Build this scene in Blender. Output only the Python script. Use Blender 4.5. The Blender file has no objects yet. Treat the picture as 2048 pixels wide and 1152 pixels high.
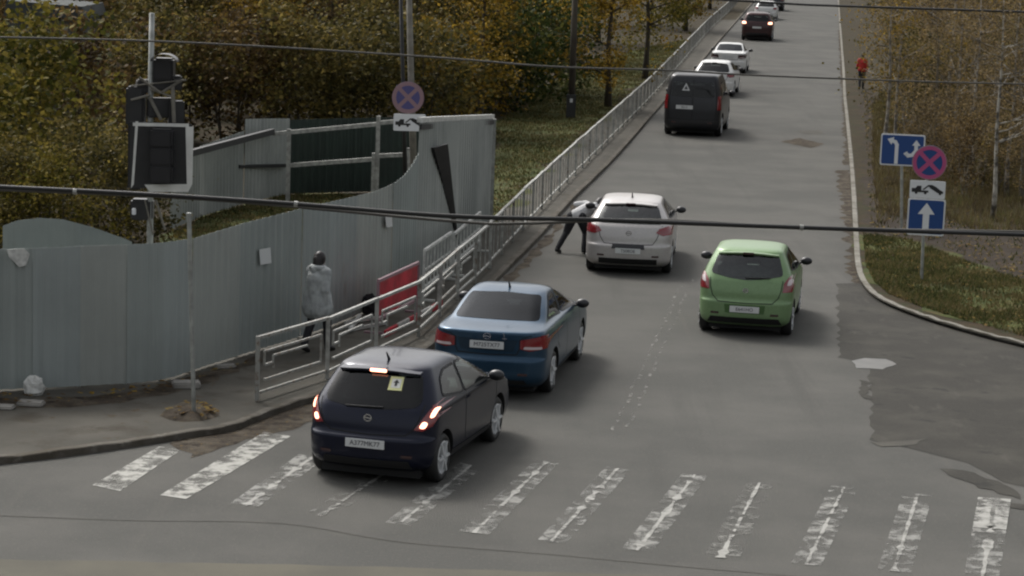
import bpy, bmesh, math, random
from mathutils import Vector, Matrix, noise
from mathutils.bvhtree import BVHTree
from mathutils.geometry import tessellate_polygon

# ------------------------------------------------------------------ camera
SC = bpy.context.scene
COL = SC.collection
F, CAMZ, PITCH, ROLL = 4500.0, 7.1, math.atan(731 / 4500), 0.035
CAM = Vector((0, 0, CAMZ))
fw = Vector((0, math.cos(PITCH), -math.sin(PITCH)))
r0 = Vector((1, 0, 0)); u0 = Vector((0, math.sin(PITCH), math.cos(PITCH)))
rt = r0 * math.cos(ROLL) + u0 * math.sin(ROLL)
up = -r0 * math.sin(ROLL) + u0 * math.cos(ROLL)
cd = bpy.data.cameras.new('camera'); cam = bpy.data.objects.new('camera', cd); COL.objects.link(cam)
cd.sensor_width = 36; cd.lens = F / 2048 * 36; cd.clip_start = .5; cd.clip_end = 3000
m = Matrix((rt, up, -fw)).transposed().to_4x4(); m.translation = CAM
cam.matrix_world = m
SC.camera = cam

# ------------------------------------------------------------------ sky, sun, exposure
SUN_EL, SUN_AZ = math.radians(48), math.radians(-35)     # azimuth from +Y towards +X
w = bpy.data.worlds.new('World'); SC.world = w; w.use_nodes = True
nt = w.node_tree; bg = nt.nodes['Background']
sky = nt.nodes.new('ShaderNodeTexSky'); sky.sky_type = 'NISHITA'; sky.sun_disc = False
sky.sun_elevation = SUN_EL; sky.sun_rotation = SUN_AZ; sky.dust_density = 6; sky.air_density = 1.2
hs = nt.nodes.new('ShaderNodeHueSaturation'); hs.inputs['Saturation'].default_value = .22
nt.links.new(sky.outputs[0], hs.inputs['Color']); nt.links.new(hs.outputs[0], bg.inputs[0])
bg.inputs[1].default_value = .085
ld = bpy.data.lights.new('sun', 'SUN'); ld.energy = .85; ld.angle = math.radians(14); ld.color = (1, .97, .92)
so = bpy.data.objects.new('sun', ld); COL.objects.link(so)
sd = Vector((math.sin(SUN_AZ) * math.cos(SUN_EL), math.cos(SUN_AZ) * math.cos(SUN_EL), math.sin(SUN_EL)))
so.rotation_euler = sd.to_track_quat('Z', 'Y').to_euler()
SC.view_settings.view_transform = 'Standard'; SC.view_settings.look = 'None'
SC.view_settings.exposure = 1.18; SC.view_settings.gamma = 1
SC.cycles.filter_width = 2.2
SC.cycles.max_bounces = 5; SC.cycles.diffuse_bounces = 2; SC.cycles.transparent_max_bounces = 6

# ------------------------------------------------------------------ pixel <-> place helpers (pixels of the 2048x1152 photo)
def ray(px, py): return fw * F + rt * (px - 1024) - up * (py - 576)
def at(px, py, z=0.0):
    d = ray(px, py); t = (z - CAMZ) / d.z
    return CAM + d * t
def aty(px, py, Y):
    d = ray(px, py); return CAM + d * (Y / d.y)
def hgt(P, py):
    v = -(py - 576) / F; A = (P - CAM).dot(up); B = (P - CAM).dot(fw)
    return (v * B - A) / (up.z - v * fw.z)
def azim(a, b):
    A, B = at(*a), at(*b); return math.degrees(math.atan2(B.x - A.x, B.y - A.y))
ROAD = 7.5

# ------------------------------------------------------------------ materials
def mat(name, c, rough=.7, metal=0, var=0, scale=8, bump=0, bscale=None, coat=0, c2=None, spec=.5, emit=0, detail=6, stretch=None, lo=.35, hi=.65):
    M = bpy.data.materials.new(name); M.use_nodes = True; n = M.node_tree.nodes; l = M.node_tree.links
    b = n['Principled BSDF']; b.inputs['Base Color'].default_value = (*c, 1)
    b.inputs['Roughness'].default_value = rough; b.inputs['Metallic'].default_value = metal
    b.inputs['Specular IOR Level'].default_value = spec
    b.inputs['Coat Weight'].default_value = coat; b.inputs['Coat Roughness'].default_value = .06
    if emit:
        b.inputs['Emission Color'].default_value = (*c, 1); b.inputs['Emission Strength'].default_value = emit
    if var or c2 or bump:
        tc = n.new('ShaderNodeTexCoord'); src = tc.outputs['Object']
        if stretch:
            mp = n.new('ShaderNodeMapping'); mp.inputs['Scale'].default_value = stretch; l.new(src, mp.inputs[0]); src = mp.outputs[0]
    if var or c2:
        t = n.new('ShaderNodeTexNoise'); t.inputs['Scale'].default_value = scale; t.inputs['Detail'].default_value = detail; l.new(src, t.inputs[0])
        r = n.new('ShaderNodeValToRGB'); e = r.color_ramp.elements
        e[0].position = lo; e[1].position = hi
        e[0].color = (*[x * (1 - var) for x in c], 1); e[1].color = (*(c2 or [min(1, x * (1 + var)) for x in c]), 1)
        l.new(t.outputs['Fac'], r.inputs[0]); l.new(r.outputs[0], b.inputs['Base Color'])
    if bump:
        t2 = n.new('ShaderNodeTexNoise'); t2.inputs['Scale'].default_value = bscale or scale * 4; t2.inputs['Detail'].default_value = 4; l.new(src, t2.inputs[0])
        bp = n.new('ShaderNodeBump'); bp.inputs['Strength'].default_value = bump; bp.inputs['Distance'].default_value = .02
        l.new(t2.outputs['Fac'], bp.inputs['Height']); l.new(bp.outputs[0], b.inputs['Normal'])
    return M

def layered(name, base, layers, rough=.9, bump=.3, bscale=30, spec=.12):
    """base colour with noise-masked layers: (colour, scale, lo, hi, stretch)"""
    M = bpy.data.materials.new(name); M.use_nodes = True; n = M.node_tree.nodes; l = M.node_tree.links
    b = n['Principled BSDF']; b.inputs['Roughness'].default_value = rough; b.inputs['Specular IOR Level'].default_value = spec
    tc = n.new('ShaderNodeTexCoord'); prev = None
    for i, (c, s, lo, hi, st) in enumerate(layers):
        mp = n.new('ShaderNodeMapping'); mp.inputs['Scale'].default_value = st or (1, 1, 1)
        mp.inputs['Location'].default_value = (i * 13.7, i * 5.1, 0); mp.inputs['Rotation'].default_value = (0, 0, math.radians(7.5) if st else 0)
        l.new(tc.outputs['Object'], mp.inputs[0])
        t = n.new('ShaderNodeTexNoise'); t.inputs['Scale'].default_value = s; t.inputs['Detail'].default_value = 7; t.inputs['Roughness'].default_value = .6
        l.new(mp.outputs[0], t.inputs[0])
        mr = n.new('ShaderNodeMapRange'); mr.inputs['From Min'].default_value = lo; mr.inputs['From Max'].default_value = hi; l.new(t.outputs['Fac'], mr.inputs[0])
        mx = n.new('ShaderNodeMix'); mx.data_type = 'RGBA'; l.new(mr.outputs[0], mx.inputs[0])
        if prev is None: mx.inputs[6].default_value = (*base, 1)
        else: l.new(prev, mx.inputs[6])
        mx.inputs[7].default_value = (*c, 1); prev = mx.outputs[2]
    l.new(prev, b.inputs['Base Color'])
    t2 = n.new('ShaderNodeTexNoise'); t2.inputs['Scale'].default_value = bscale; t2.inputs['Detail'].default_value = 5; l.new(tc.outputs['Object'], t2.inputs[0])
    bp = n.new('ShaderNodeBump'); bp.inputs['Strength'].default_value = bump; bp.inputs['Distance'].default_value = .03
    l.new(t2.outputs['Fac'], bp.inputs['Height']); l.new(bp.outputs[0], b.inputs['Normal'])
    return M

def paintmark(name, c, keep):
    """worn road paint: noise-masked, where the paint has gone the road shows"""
    M = bpy.data.materials.new(name); M.use_nodes = True; n = M.node_tree.nodes; l = M.node_tree.links
    b = n['Principled BSDF']; b.inputs['Roughness'].default_value = .8
    tc = n.new('ShaderNodeTexCoord')
    t = n.new('ShaderNodeTexNoise'); t.inputs['Scale'].default_value = 4.5; t.inputs['Detail'].default_value = 7; t.inputs['Roughness'].default_value = .66; l.new(tc.outputs['Object'], t.inputs[0])
    t3 = n.new('ShaderNodeTexNoise'); t3.inputs['Scale'].default_value = 1.7; t3.inputs['Detail'].default_value = 3; l.new(tc.outputs['Object'], t3.inputs[0])
    ad = n.new('ShaderNodeMath'); ad.operation = 'MULTIPLY_ADD'; ad.inputs[1].default_value = .55; l.new(t3.outputs['Fac'], ad.inputs[0]); l.new(t.outputs['Fac'], ad.inputs[2])
    mr = n.new('ShaderNodeMapRange'); mr.inputs['From Min'].default_value = .775 - keep - .09; mr.inputs['From Max'].default_value = .775 - keep + .12; l.new(ad.outputs[0], mr.inputs[0])
    l.new(mr.outputs[0], b.inputs['Alpha'])
    r = n.new('ShaderNodeValToRGB'); r.color_ramp.elements[0].color = (*[x * .6 for x in c], 1); r.color_ramp.elements[1].color = (*c, 1); r.color_ramp.elements[0].position = .3; r.color_ramp.elements[1].position = .6
    l.new(t.outputs['Fac'], r.inputs[0]); l.new(r.outputs[0], b.inputs['Base Color'])
    return M

def leafmat(name, cols, obj=.25, gain=1.4):
    M = bpy.data.materials.new(name); M.use_nodes = True; n = M.node_tree.nodes; l = M.node_tree.links
    b = n['Principled BSDF']; b.inputs['Roughness'].default_value = .65; b.inputs['Specular IOR Level'].default_value = .08
    g = n.new('ShaderNodeNewGeometry'); oi = n.new('ShaderNodeObjectInfo')
    r = n.new('ShaderNodeValToRGB'); el = r.color_ramp.elements
    while len(el) < len(cols): el.new(.5)
    for i, c in enumerate(cols): el[i].position = i / (len(cols) - 1); el[i].color = (*c, 1)
    ma = n.new('ShaderNodeMath'); ma.operation = 'MULTIPLY_ADD'; ma.inputs[1].default_value = obj; l.new(oi.outputs['Random'], ma.inputs[0])
    m2 = n.new('ShaderNodeMath'); m2.operation = 'MULTIPLY'; m2.inputs[1].default_value = 1 - obj; l.new(g.outputs['Random Per Island'], m2.inputs[0]); l.new(m2.outputs[0], ma.inputs[2])
    tc = n.new('ShaderNodeTexCoord'); t = n.new('ShaderNodeTexNoise'); t.inputs['Scale'].default_value = .9; t.inputs['Detail'].default_value = 2; l.new(tc.outputs['Object'], t.inputs[0])
    mr = n.new('ShaderNodeMapRange'); mr.inputs['From Min'].default_value = .35; mr.inputs['From Max'].default_value = .65; mr.inputs['To Min'].default_value = -.28; mr.inputs['To Max'].default_value = .28; l.new(t.outputs['Fac'], mr.inputs[0])
    m3 = n.new('ShaderNodeMath'); m3.operation = 'ADD'; l.new(ma.outputs[0], m3.inputs[0]); l.new(mr.outputs[0], m3.inputs[1])
    l.new(m3.outputs[0], r.inputs[0])
    sc_ = n.new('ShaderNodeMix'); sc_.data_type = 'RGBA'; sc_.blend_type = 'MULTIPLY'; sc_.inputs[0].default_value = 1; l.new(r.outputs[0], sc_.inputs[6]); sc_.inputs[7].default_value = (gain, gain, gain, 1)
    l.new(sc_.outputs[2], b.inputs['Base Color'])
    tr = n.new('ShaderNodeBsdfTranslucent'); l.new(sc_.outputs[2], tr.inputs[0]); ms = n.new('ShaderNodeMixShader'); ms.inputs[0].default_value = .35
    l.new(b.outputs[0], ms.inputs[1]); l.new(tr.outputs[0], ms.inputs[2]); l.new(ms.outputs[0], n['Material Output'].inputs[0])
    return M

MT = {}
MT['asphalt'] = layered('worn asphalt', (.076, .075, .069), [((.097, .094, .086), .35, .42, .62, None), ((.066, .065, .060), 1.3, .55, .8, (1, .06, 1)), ((.097, .093, .083), 2.2, .6, .85, (1.2, .03, 1)), ((.060, .056, .047), 3.5, .66, .8, None), ((.108, .103, .09), 22, .55, .72, None), ((.052, .05, .044), 31, .6, .74, None)], .9, .3, 45)
MT['repair'] = layered('old road repair', (.067, .064, .056), [((.082, .078, .067), 1.8, .42, .6, None)], .9, .3, 40)
MT['patch'] = layered('newer dark asphalt', (.038, .036, .031), [((.054, .051, .043), .9, .45, .65, None), ((.075, .07, .06), 2.6, .6, .78, (1, .3, 1)), ((.026, .026, .023), 1.8, .6, .7, None), ((.08, .075, .065), 25, .6, .74, None)], .82, .3, 50)
MT['sidewalk'] = layered('sidewalk asphalt', (.070, .066, .056), [((.092, .086, .073), .8, .42, .62, None), ((.055, .048, .038), 1.5, .55, .7, None), ((.07, .05, .03), 4, .62, .72, None)], .92, .3, 40)
MT['crossfar'] = layered('pale road asphalt', (.092, .087, .072), [((.115, .107, .085), .5, .4, .6, None)], .9, .2, 40)
MT['dirt'] = layered('leafy dirt', (.030, .024, .014), [((.045, .032, .018), 1.1, .42, .6, None), ((.026, .030, .012), 2.3, .5, .66, None), ((.07, .045, .02), 9, .6, .7, None), ((.02, .018, .012), 5, .6, .72, None)], .95, .6, 20)
MT['bare'] = layered('brown bare soil', (.030, .023, .017), [((.043, .034, .026), 1.2, .45, .62, None), ((.035, .028, .022), 3.1, .5, .65, None), ((.075, .05, .026), 9, .62, .7, None)], .95, .6, 22)
MT['grassg'] = layered('autumn turf', (.045, .056, .018), [((.070, .076, .024), 1.0, .42, .6, None), ((.075, .058, .028), 1.9, .52, .66, None), ((.12, .10, .03), 8, .6, .7, None), ((.02, .026, .01), 4, .58, .7, None)], .95, .6, 24)
MT['gutter'] = layered('gutter dirt', (.045, .036, .027), [((.08, .068, .052), 2.0, .42, .6, None), ((.025, .02, .015), 5, .5, .65, None), ((.12, .08, .03), 12, .6, .68, None)], .95, .6, 30)
MT['kerb'] = layered('concrete kerb', (.20, .19, .165), [((.13, .12, .10), 1.7, .42, .6, None), ((.27, .26, .23), 6, .55, .7, None)], .9, .4, 30)
MT['concrete'] = mat('concrete', (.22, .21, .19), .9, var=.3, scale=3, bump=.3)
MT['rail'] = mat('pale grey railing paint', (.30, .30, .275), .5, var=.28, scale=9, metal=.1)
MT['rail2'] = mat('chipped railing paint', (.26, .26, .235), .55, c2=(.13, .085, .055), scale=14, lo=.5, hi=.68)
MT['railwhite'] = mat('white railing paint', (.5, .5, .47), .5, var=.2, scale=9)
MT['galv'] = mat('galvanised steel', (.30, .31, .29), .5, metal=.5, var=.25, scale=6)
MT['fence'] = layered('grey green sheet metal', (.23, .255, .24), [((.20, .225, .215), .55, .42, .62, None), ((.205, .22, .205), .9, .55, .8, (1.5, 1.5, .12)), ((.12, .13, .12), 1.4, .62, .78, (2, 2, .08)), ((.18, .195, .18), 3, .6, .75, None)], .48, .05, 6)
for k_, c_ in enumerate(((.262, .288, .272), (.295, .312, .288), (.272, .300, .288))):
    MT['fence%d' % k_] = layered('sheet metal coat %d' % k_, c_, [([x * .88 for x in c_], .55, .42, .62, None), ([x * 1.18 for x in c_], .9, .55, .8, (1.5, 1.5, .12)), ([x * .72 for x in c_], 1.4, .60, .78, (2, 2, .08)), ((.17, .15, .12), 2.3, .66, .82, (1, 1, .25))], .5, .12, 3, .4)
MT['fencel'] = layered('pale sheet metal', (.30, .315, .295), [((.24, .255, .24), .6, .42, .6, None), ((.40, .41, .385), 1.2, .55, .72, (1.5, 1.5, .15))], .5, .05, 6)
MT['darkgreen'] = mat('dark green sheet metal', (.012, .024, .017), .6, var=.25, scale=1.5)
MT['blackplate'] = mat('black sheet', (.018, .018, .018), .6, var=.2, scale=4)
MT['black'] = mat('black rubber', (.012, .012, .012), .6)
MT['blackgloss'] = mat('black plastic', (.015, .015, .017), .35)
MT['dark'] = mat('dark wheel well', (.008, .008, .008), .9)
MT['white'] = mat('white paint', (.62, .62, .58), .5, var=.08, scale=5)
MT['plate'] = mat('number plate white', (.55, .56, .55), .4)
MT['platetext'] = mat('number plate ink', (.03, .03, .04), .5)
def glassmat(name, tint, refl=(.9, .9, .9), ior=1.45):
    M = bpy.data.materials.new(name); M.use_nodes = True; n = M.node_tree.nodes; l = M.node_tree.links
    n.remove(n['Principled BSDF']); t = n.new('ShaderNodeBsdfTransparent'); t.inputs[0].default_value = (*tint, 1)
    g = n.new('ShaderNodeBsdfGlossy'); g.inputs[0].default_value = (*refl, 1); g.inputs['Roughness'].default_value = .03
    f = n.new('ShaderNodeFresnel'); f.inputs[0].default_value = ior; mx = n.new('ShaderNodeMixShader')
    l.new(f.outputs[0], mx.inputs[0]); l.new(t.outputs[0], mx.inputs[1]); l.new(g.outputs[0], mx.inputs[2]); l.new(mx.outputs[0], n['Material Output'].inputs[0]); return M
MT['glass'] = glassmat('tinted car glass', (.30, .33, .33)); MT['glasslight'] = glassmat('clear greenish car glass', (.62, .72, .68), ior=1.75); MT['glassdark'] = glassmat('dark tinted car glass', (.10, .11, .12))
MT['cabin'] = mat('cabin trim', (.085, .085, .082), .8); MT['seat'] = mat('seat cloth', (.13, .13, .13), .9, var=.2, scale=12)
MT['lampred'] = mat('red lamp lens', (.18, .008, .012), .12, coat=1)
MT['lampdark'] = mat('dark lamp lens', (.03, .006, .008), .12, coat=1)
MT['lampclear'] = mat('clear lamp lens', (.5, .42, .42), .12, coat=1)
MT['lit'] = mat('lit brake lamp', (1, .42, .27), .3, emit=2.0)
MT['litred'] = mat('lit red lamp', (.9, .04, .02), .3, emit=.9)
MT['rim'] = mat('silver alloy', (.62, .63, .63), .35, metal=.2)
MT['chrome'] = mat('chrome', (.6, .6, .6), .2, metal=.9)
MT['cable'] = mat('black cable', (.012, .012, .011), .6)
MT['cablegrey'] = mat('weathered grey cable', (.07, .065, .055), .7)
MT['ptrunk'] = mat('pale trunk bark', (.10, .09, .075), .9, c2=(.30, .275, .23), scale=3, lo=.42, hi=.58)
MT['pole'] = mat('grey utility pole', (.16, .15, .125), .9, var=.25, scale=5)
MT['bark'] = mat('dark bark', (.028, .022, .016), .95, c2=(.06, .05, .035), scale=5, bump=.5, stretch=(1, 1, .3))
MT['barkgrey'] = mat('grey sapling bark', (.06, .052, .04), .95, c2=(.13, .115, .09), scale=5, stretch=(1, 1, .3))
MT['birch'] = mat('birch bark', (.06, .055, .045), .85, c2=(.36, .34, .29), scale=3, stretch=(1, 1, .9), lo=.42, hi=.56)
MT['signblue'] = mat('sign blue', (.012, .055, .20), .4)
MT['signred'] = mat('sign red', (.30, .02, .045), .4)
MT['signrdull'] = mat('faded sign pink', (.26, .16, .18), .5)
MT['signbdull'] = mat('faded sign violet blue', (.07, .065, .19), .5)
MT['signwhite'] = mat('sign white', (.66, .67, .68), .4)
MT['signblack'] = mat('sign black', (.012, .012, .012), .5)
MT['bannerred'] = mat('red sheet', (.42, .014, .03), .5, var=.3, scale=3)
MT['skin'] = mat('skin', (.42, .25, .18), .6)
MT['hair'] = mat('dark hair', (.012, .009, .008), .5)
MT['coatgrey'] = mat('pale grey coat cloth', (.30, .315, .31), .85, var=.2, scale=9, bump=.3)
MT['clothdark'] = mat('dark cloth', (.014, .014, .017), .85, var=.3, scale=8)
MT['jacketwhite'] = mat('whitish jacket cloth', (.50, .50, .50), .8, var=.12, scale=8, bump=.2)
MT['jacketred'] = mat('red jacket cloth', (.42, .018, .016), .75, var=.25, scale=7)
MT['shoe'] = mat('dark shoe', (.012, .012, .012), .6)
MT['bag'] = mat('white plastic bag', (.5, .5, .47), .6, var=.2, scale=12)
MT['brick'] = mat('shed render', (.055, .06, .055), .9, var=.25, scale=1.4)
MT['shedroof'] = mat('shed roof felt', (.04, .045, .043), .9, var=.3, scale=2)
MT['paint1'] = paintmark('worn white road paint', (.32, .315, .285), .07)
MT['paint2'] = paintmark('very worn white road paint', (.20, .197, .18), -.02)
MT['paint4'] = paintmark('faint lane paint', (.15, .146, .13), .0); MT['paint5'] = paintmark('centre streak paint', (.30, .295, .27), .10)
MT['paint3'] = paintmark('almost gone road paint', (.17, .167, .15), -.06)
MT['drygrass'] = leafmat('dry stalks', [(.04, .032, .018), (.08, .062, .03), (.12, .092, .045), (.10, .10, .04)], 0, 1.15)
LEAF = {
 'yellow': leafmat('yellow autumn leaves', [(.035, .030, .008), (.11, .075, .012), (.20, .125, .018), (.30, .20, .03)]),
 'olive': leafmat('olive autumn leaves', [(.018, .018, .007), (.042, .038, .012), (.078, .063, .019), (.16, .12, .035)]),
 'rust': leafmat('rust brown leaves', [(.022, .015, .008), (.050, .033, .014), (.085, .056, .021), (.15, .10, .035)]),
 'green': leafmat('dark green leaves', [(.008, .014, .005), (.018, .028, .008), (.035, .045, .012), (.07, .07, .018)]),
 'ygreen': leafmat('yellow green leaves', [(.026, .030, .007), (.058, .056, .011), (.105, .085, .016), (.17, .13, .03)]),
 'brown': leafmat('brown thin leaves', [(.040, .030, .018), (.080, .060, .032), (.125, .092, .045), (.20, .14, .06)]),
}
MT['turf'] = leafmat('turf blades', [(.030, .034, .013), (.060, .066, .022), (.095, .085, .034), (.13, .10, .05)], 0, 1.1)
MT['litter'] = leafmat('fallen leaves', [(.05, .03, .015), (.12, .07, .02), (.22, .15, .03), (.16, .12, .05)], 0, 1)

# ------------------------------------------------------------------ mesh helpers
class MB:
    def __init__(s): s.v = []; s.f = []
    def add(s, vs, fs):
        o = len(s.v); s.v += [Vector(p) for p in vs]; s.f += [tuple(i + o for i in f) for f in fs]
    def box(s, c, size, R=None):
        c = Vector(c); h = Vector(size) / 2
        vs = [Vector((x * h.x, y * h.y, z * h.z)) for x in (-1, 1) for y in (-1, 1) for z in (-1, 1)]
        if R: vs = [R @ v for v in vs]
        s.add([v + c for v in vs], [(0, 1, 3, 2), (4, 6, 7, 5), (0, 4, 5, 1), (2, 3, 7, 6), (0, 2, 6, 4), (1, 5, 7, 3)])
    def tube(s, pts, rad, n=8, cap=True):
        pts = [Vector(p) for p in pts]
        if not hasattr(rad, '__len__'): rad = [rad] * len(pts)
        o = len(s.v); ref = None
        for i, p in enumerate(pts):
            t = (pts[min(i + 1, len(pts) - 1)] - pts[max(i - 1, 0)]).normalized()
            if ref is None:
                ref = Vector((0, 0, 1)) if abs(t.z) < .9 else Vector((1, 0, 0))
            a = t.cross(ref).normalized(); ref = a.cross(t).normalized()
            for k in range(n):
                th = 2 * math.pi * k / n
                s.v.append(p + (a * math.cos(th) + ref * math.sin(th)) * rad[i])
        for i in range(len(pts) - 1):
            for k in range(n):
                s.f.append((o + i * n + k, o + i * n + (k + 1) % n, o + (i + 1) * n + (k + 1) % n, o + (i + 1) * n + k))
        if cap:
            s.f.append(tuple(o + k for k in range(n))[::-1]); s.f.append(tuple(o + (len(pts) - 1) * n + k for k in range(n)))
    def bar(s, a, b, w, h):
        a = Vector(a); b = Vector(b); t = (b - a); L = t.length; t.normalize()
        x = t.cross(Vector((0, 0, 1))) if abs(t.z) < .95 else Vector((1, 0, 0)); x.normalize(); y = x.cross(t)
        R = Matrix((x, t, y)).transposed()
        s.box((a + b) / 2, (w, L, h), R)
    def prism(s, poly, O, U, V, N, d):
        """polygon (u,v) extruded from plane O by d along N"""
        O = Vector(O); U = Vector(U); V = Vector(V); N = Vector(N); n = len(poly)
        a = [O + U * p[0] + V * p[1] for p in poly]; b = [p + N * d for p in a]
        tri = tessellate_polygon([[Vector((p[0], p[1], 0)) for p in poly]])
        o = len(s.v); s.v += a + b
        for t in tri:
            s.f.append(tuple(o + i for i in t)); s.f.append(tuple(o + n + i for i in t))
        for i in range(n): s.f.append((o + i, o + (i + 1) % n, o + n + (i + 1) % n, o + n + i))
    def ell(s, c, r, nu=14, nv=9, jit=0, rnd=random):
        c = Vector(c); o = len(s.v); r = Vector(r) if hasattr(r, '__len__') else Vector((r, r, r))
        s.v.append(c + Vector((0, 0, r.z)))
        for j in range(1, nv):
            ph = math.pi * j / nv
            for i in range(nu):
                th = 2 * math.pi * i / nu; k = 1 + jit * rnd.uniform(-1, 1)
                s.v.append(c + Vector((r.x * math.sin(ph) * math.cos(th), r.y * math.sin(ph) * math.sin(th), r.z * math.cos(ph))) * k)
        s.v.append(c - Vector((0, 0, r.z))); e = len(s.v) - 1
        for i in range(nu):
            s.f.append((o, o + 1 + i, o + 1 + (i + 1) % nu)); s.f.append((e, e - nu + (i + 1) % nu, e - nu + i))
            for j in range(nv - 2): s.f.append((o + 1 + j * nu + i, o + 1 + (j + 1) * nu + i, o + 1 + (j + 1) * nu + (i + 1) % nu, o + 1 + j * nu + (i + 1) % nu))
    def capsule(s, a, b, ra, rb, n=14):
        """tapered capsule between two joints"""
        a = Vector(a); b = Vector(b); d = (b - a); L = max(d.length, 1e-4); t = d / L
        pts = []; rs = []
        for k in range(5):
            x = math.pi / 2 * (1 - k / 4); pts.append(a - t * ra * math.sin(x)); rs.append(max(.001, ra * math.cos(x)))
        for k in range(5):
            x = math.pi / 2 * k / 4; pts.append(b + t * rb * math.sin(x)); rs.append(max(.001, rb * math.cos(x)))
        s.tube(pts, rs, n)
    def build(s, name, material, parent=None, smooth=False, world=False, bevel=0, label=None, remesh=0):
        me = bpy.data.meshes.new(name)
        vs = s.v
        if world and parent is not None:
            inv = parent.matrix_world.inverted() if parent.parent is None else None
            inv = (Matrix.Translation(parent.location) @ parent.rotation_euler.to_matrix().to_4x4()).inverted() if parent.parent is None else (Matrix.Translation(parent.parent.location) @ parent.parent.rotation_euler.to_matrix().to_4x4()).inverted()
            vs = [inv @ v for v in vs]
        me.from_pydata([tuple(v) for v in vs], [], s.f); me.update()
        bm = bmesh.new(); bm.from_mesh(me); bmesh.ops.recalc_face_normals(bm, faces=bm.faces)
        if bevel: bmesh.ops.bevel(bm, geom=[e for e in bm.edges if e.calc_face_angle(0) > .5], offset=bevel, segments=2, affect='EDGES', clamp_overlap=True)
        bm.to_mesh(me); bm.free()
        o = bpy.data.objects.new(name, me); COL.objects.link(o)
        if remesh:
            md = o.modifiers.new('r', 'REMESH'); md.mode = 'VOXEL'; md.voxel_size = remesh; md.use_smooth_shade = True
            ms = o.modifiers.new('s', 'SMOOTH'); ms.iterations = 3; ms.factor = .5
            bpy.context.view_layer.update(); dg = bpy.context.evaluated_depsgraph_get()
            nm = bpy.data.meshes.new_from_object(o.evaluated_get(dg)); o.modifiers.clear(); o.data = nm; me = nm; smooth = True
        me.materials.clear(); me.materials.append(material)
        if smooth: me.polygons.foreach_set('use_smooth', [True] * len(me.polygons))
        if parent is not None: o.parent = parent
        if label: o['label'] = label
        return o

def tag(o, label=None, cat=None, group=None, kind=None):
    for k, v in (('label', label), ('category', cat), ('group', group), ('kind', kind)):
        if v: o[k] = v
    return o
def thing(name, label, cat, loc=(0, 0, 0), rz=0, group=None):
    o = bpy.data.objects.new(name, None); COL.objects.link(o); o.location = loc; o.rotation_euler = (0, 0, rz); o.empty_display_size = .2
    return tag(o, label, cat, group)
def copy_tree(o, parent=None):
    c = o.copy(); COL.objects.link(c); c.parent = parent
    for ch in list(o.children): copy_tree(ch, c)
    return c
def sheet(name, pts, z, material, kind='structure', thick=0):
    """flat polygon (world xy) with optional downwards thickness"""
    mb = MB(); n = len(pts); P = [Vector((p[0], p[1], z)) for p in pts]
    tri = tessellate_polygon([P])
    mb.v += P; mb.f += [tuple(t) for t in tri]
    if thick:
        mb.v += [p - Vector((0, 0, thick)) for p in P]
        for i in range(n): mb.f.append((i, (i + 1) % n, n + (i + 1) % n, n + i))
    o = mb.build(name, material); o['kind'] = kind
    return o
def smoothline(P, sub=6):
    out = []
    for i in range(len(P) - 1):
        p0, p1, p2, p3 = P[max(i - 1, 0)], P[i], P[i + 1], P[min(i + 2, len(P) - 1)]
        for k in range(sub):
            t = k / sub
            out.append((2 * p1 + (p2 - p0) * t + (2 * p0 - 5 * p1 + 4 * p2 - p3) * t * t + (3 * p1 - p0 - 3 * p2 + p3) * t ** 3) / 2)
    return out + [P[-1]]
def ragged(P, amp, seed, step=.25):
    rnd = random.Random(seed); out = []
    for i in range(len(P)):
        a, b = Vector(P[i][:2]), Vector(P[(i + 1) % len(P)][:2]); n = max(1, int((b - a).length / step))
        nn = Vector((-(b - a).y, (b - a).x)).normalized() if (b - a).length else Vector((0, 0))
        for k in range(n):
            p = a.lerp(b, k / n); out.append(p + nn * rnd.uniform(-amp, amp))
    return out

# ------------------------------------------------------------------ ground, road, kerbs
sheet('ground', [(-700, -60), (700, -60), (700, 1500), (-700, 1500)], -.02, MT['dirt'])
sheet('road', [(-60, 8), (60, 8), (60, 420), (-60, 420)], 0, MT['asphalt'])
KZ = .08
def lowkerb(px, py): return at(px, py, KZ)
LK = [lowkerb(*p) for p in ((-200, 928), (0, 917), (200, 893), (400, 862), (470, 850), (560, 815), (660, 783), (770, 742), (865, 690), (999, 552), (1079, 472), (1145, 398), (1237, 307), (1327, 204), (1397, 130), (1475, 40))]
d = (LK[-1] - LK[-4]).normalized(); LK.append(LK[-1] + d * 200)
LK = smoothline(LK, 5)
RK = [lowkerb(*p) for p in ((1680, 26), (1689, 133), (1692, 185), (1697, 230), (1707, 320), (1713, 394), (1718, 470), (1724, 535), (1742, 572), (1770, 596), (1822, 619), (1900, 645), (1987, 669), (2060, 687))]
RK.insert(0, RK[0] + (RK[0] - RK[2]).normalized() * 200)
RK.append(RK[-1] + (RK[-1] - RK[-2]) * 6)
RK = smoothline(RK, 5)
def offset(L, d):
    out = []
    for i, p in enumerate(L):
        t = L[min(i + 1, len(L) - 1)] - L[max(i - 1, 0)]; n = Vector((-t.y, t.x, 0)).normalized(); out.append(p + n * d)
    return out
def kerb(name, line, side, width=.13, mt='kerb'):
    mb = MB(); a = line; b = offset(line, side * width); n = len(a); h = .018
    rnd = random.Random(5)
    for i in range(n):
        j = rnd.uniform(-.012, .012)
        mb.v += [a[i] - Vector((0, 0, KZ)), a[i] + Vector((0, 0, h - .012 + j)), a[i].lerp(b[i], .12) + Vector((0, 0, h + j)), b[i] + Vector((0, 0, h + j)), b[i] - Vector((0, 0, .02))]
    for i in range(n - 1):
        for k in range(4): mb.f.append((i * 5 + k, i * 5 + k + 1, i * 5 + 5 + k + 1, i * 5 + 5 + k))
    return tag(mb.build(name, MT[mt]), kind='structure')
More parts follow.
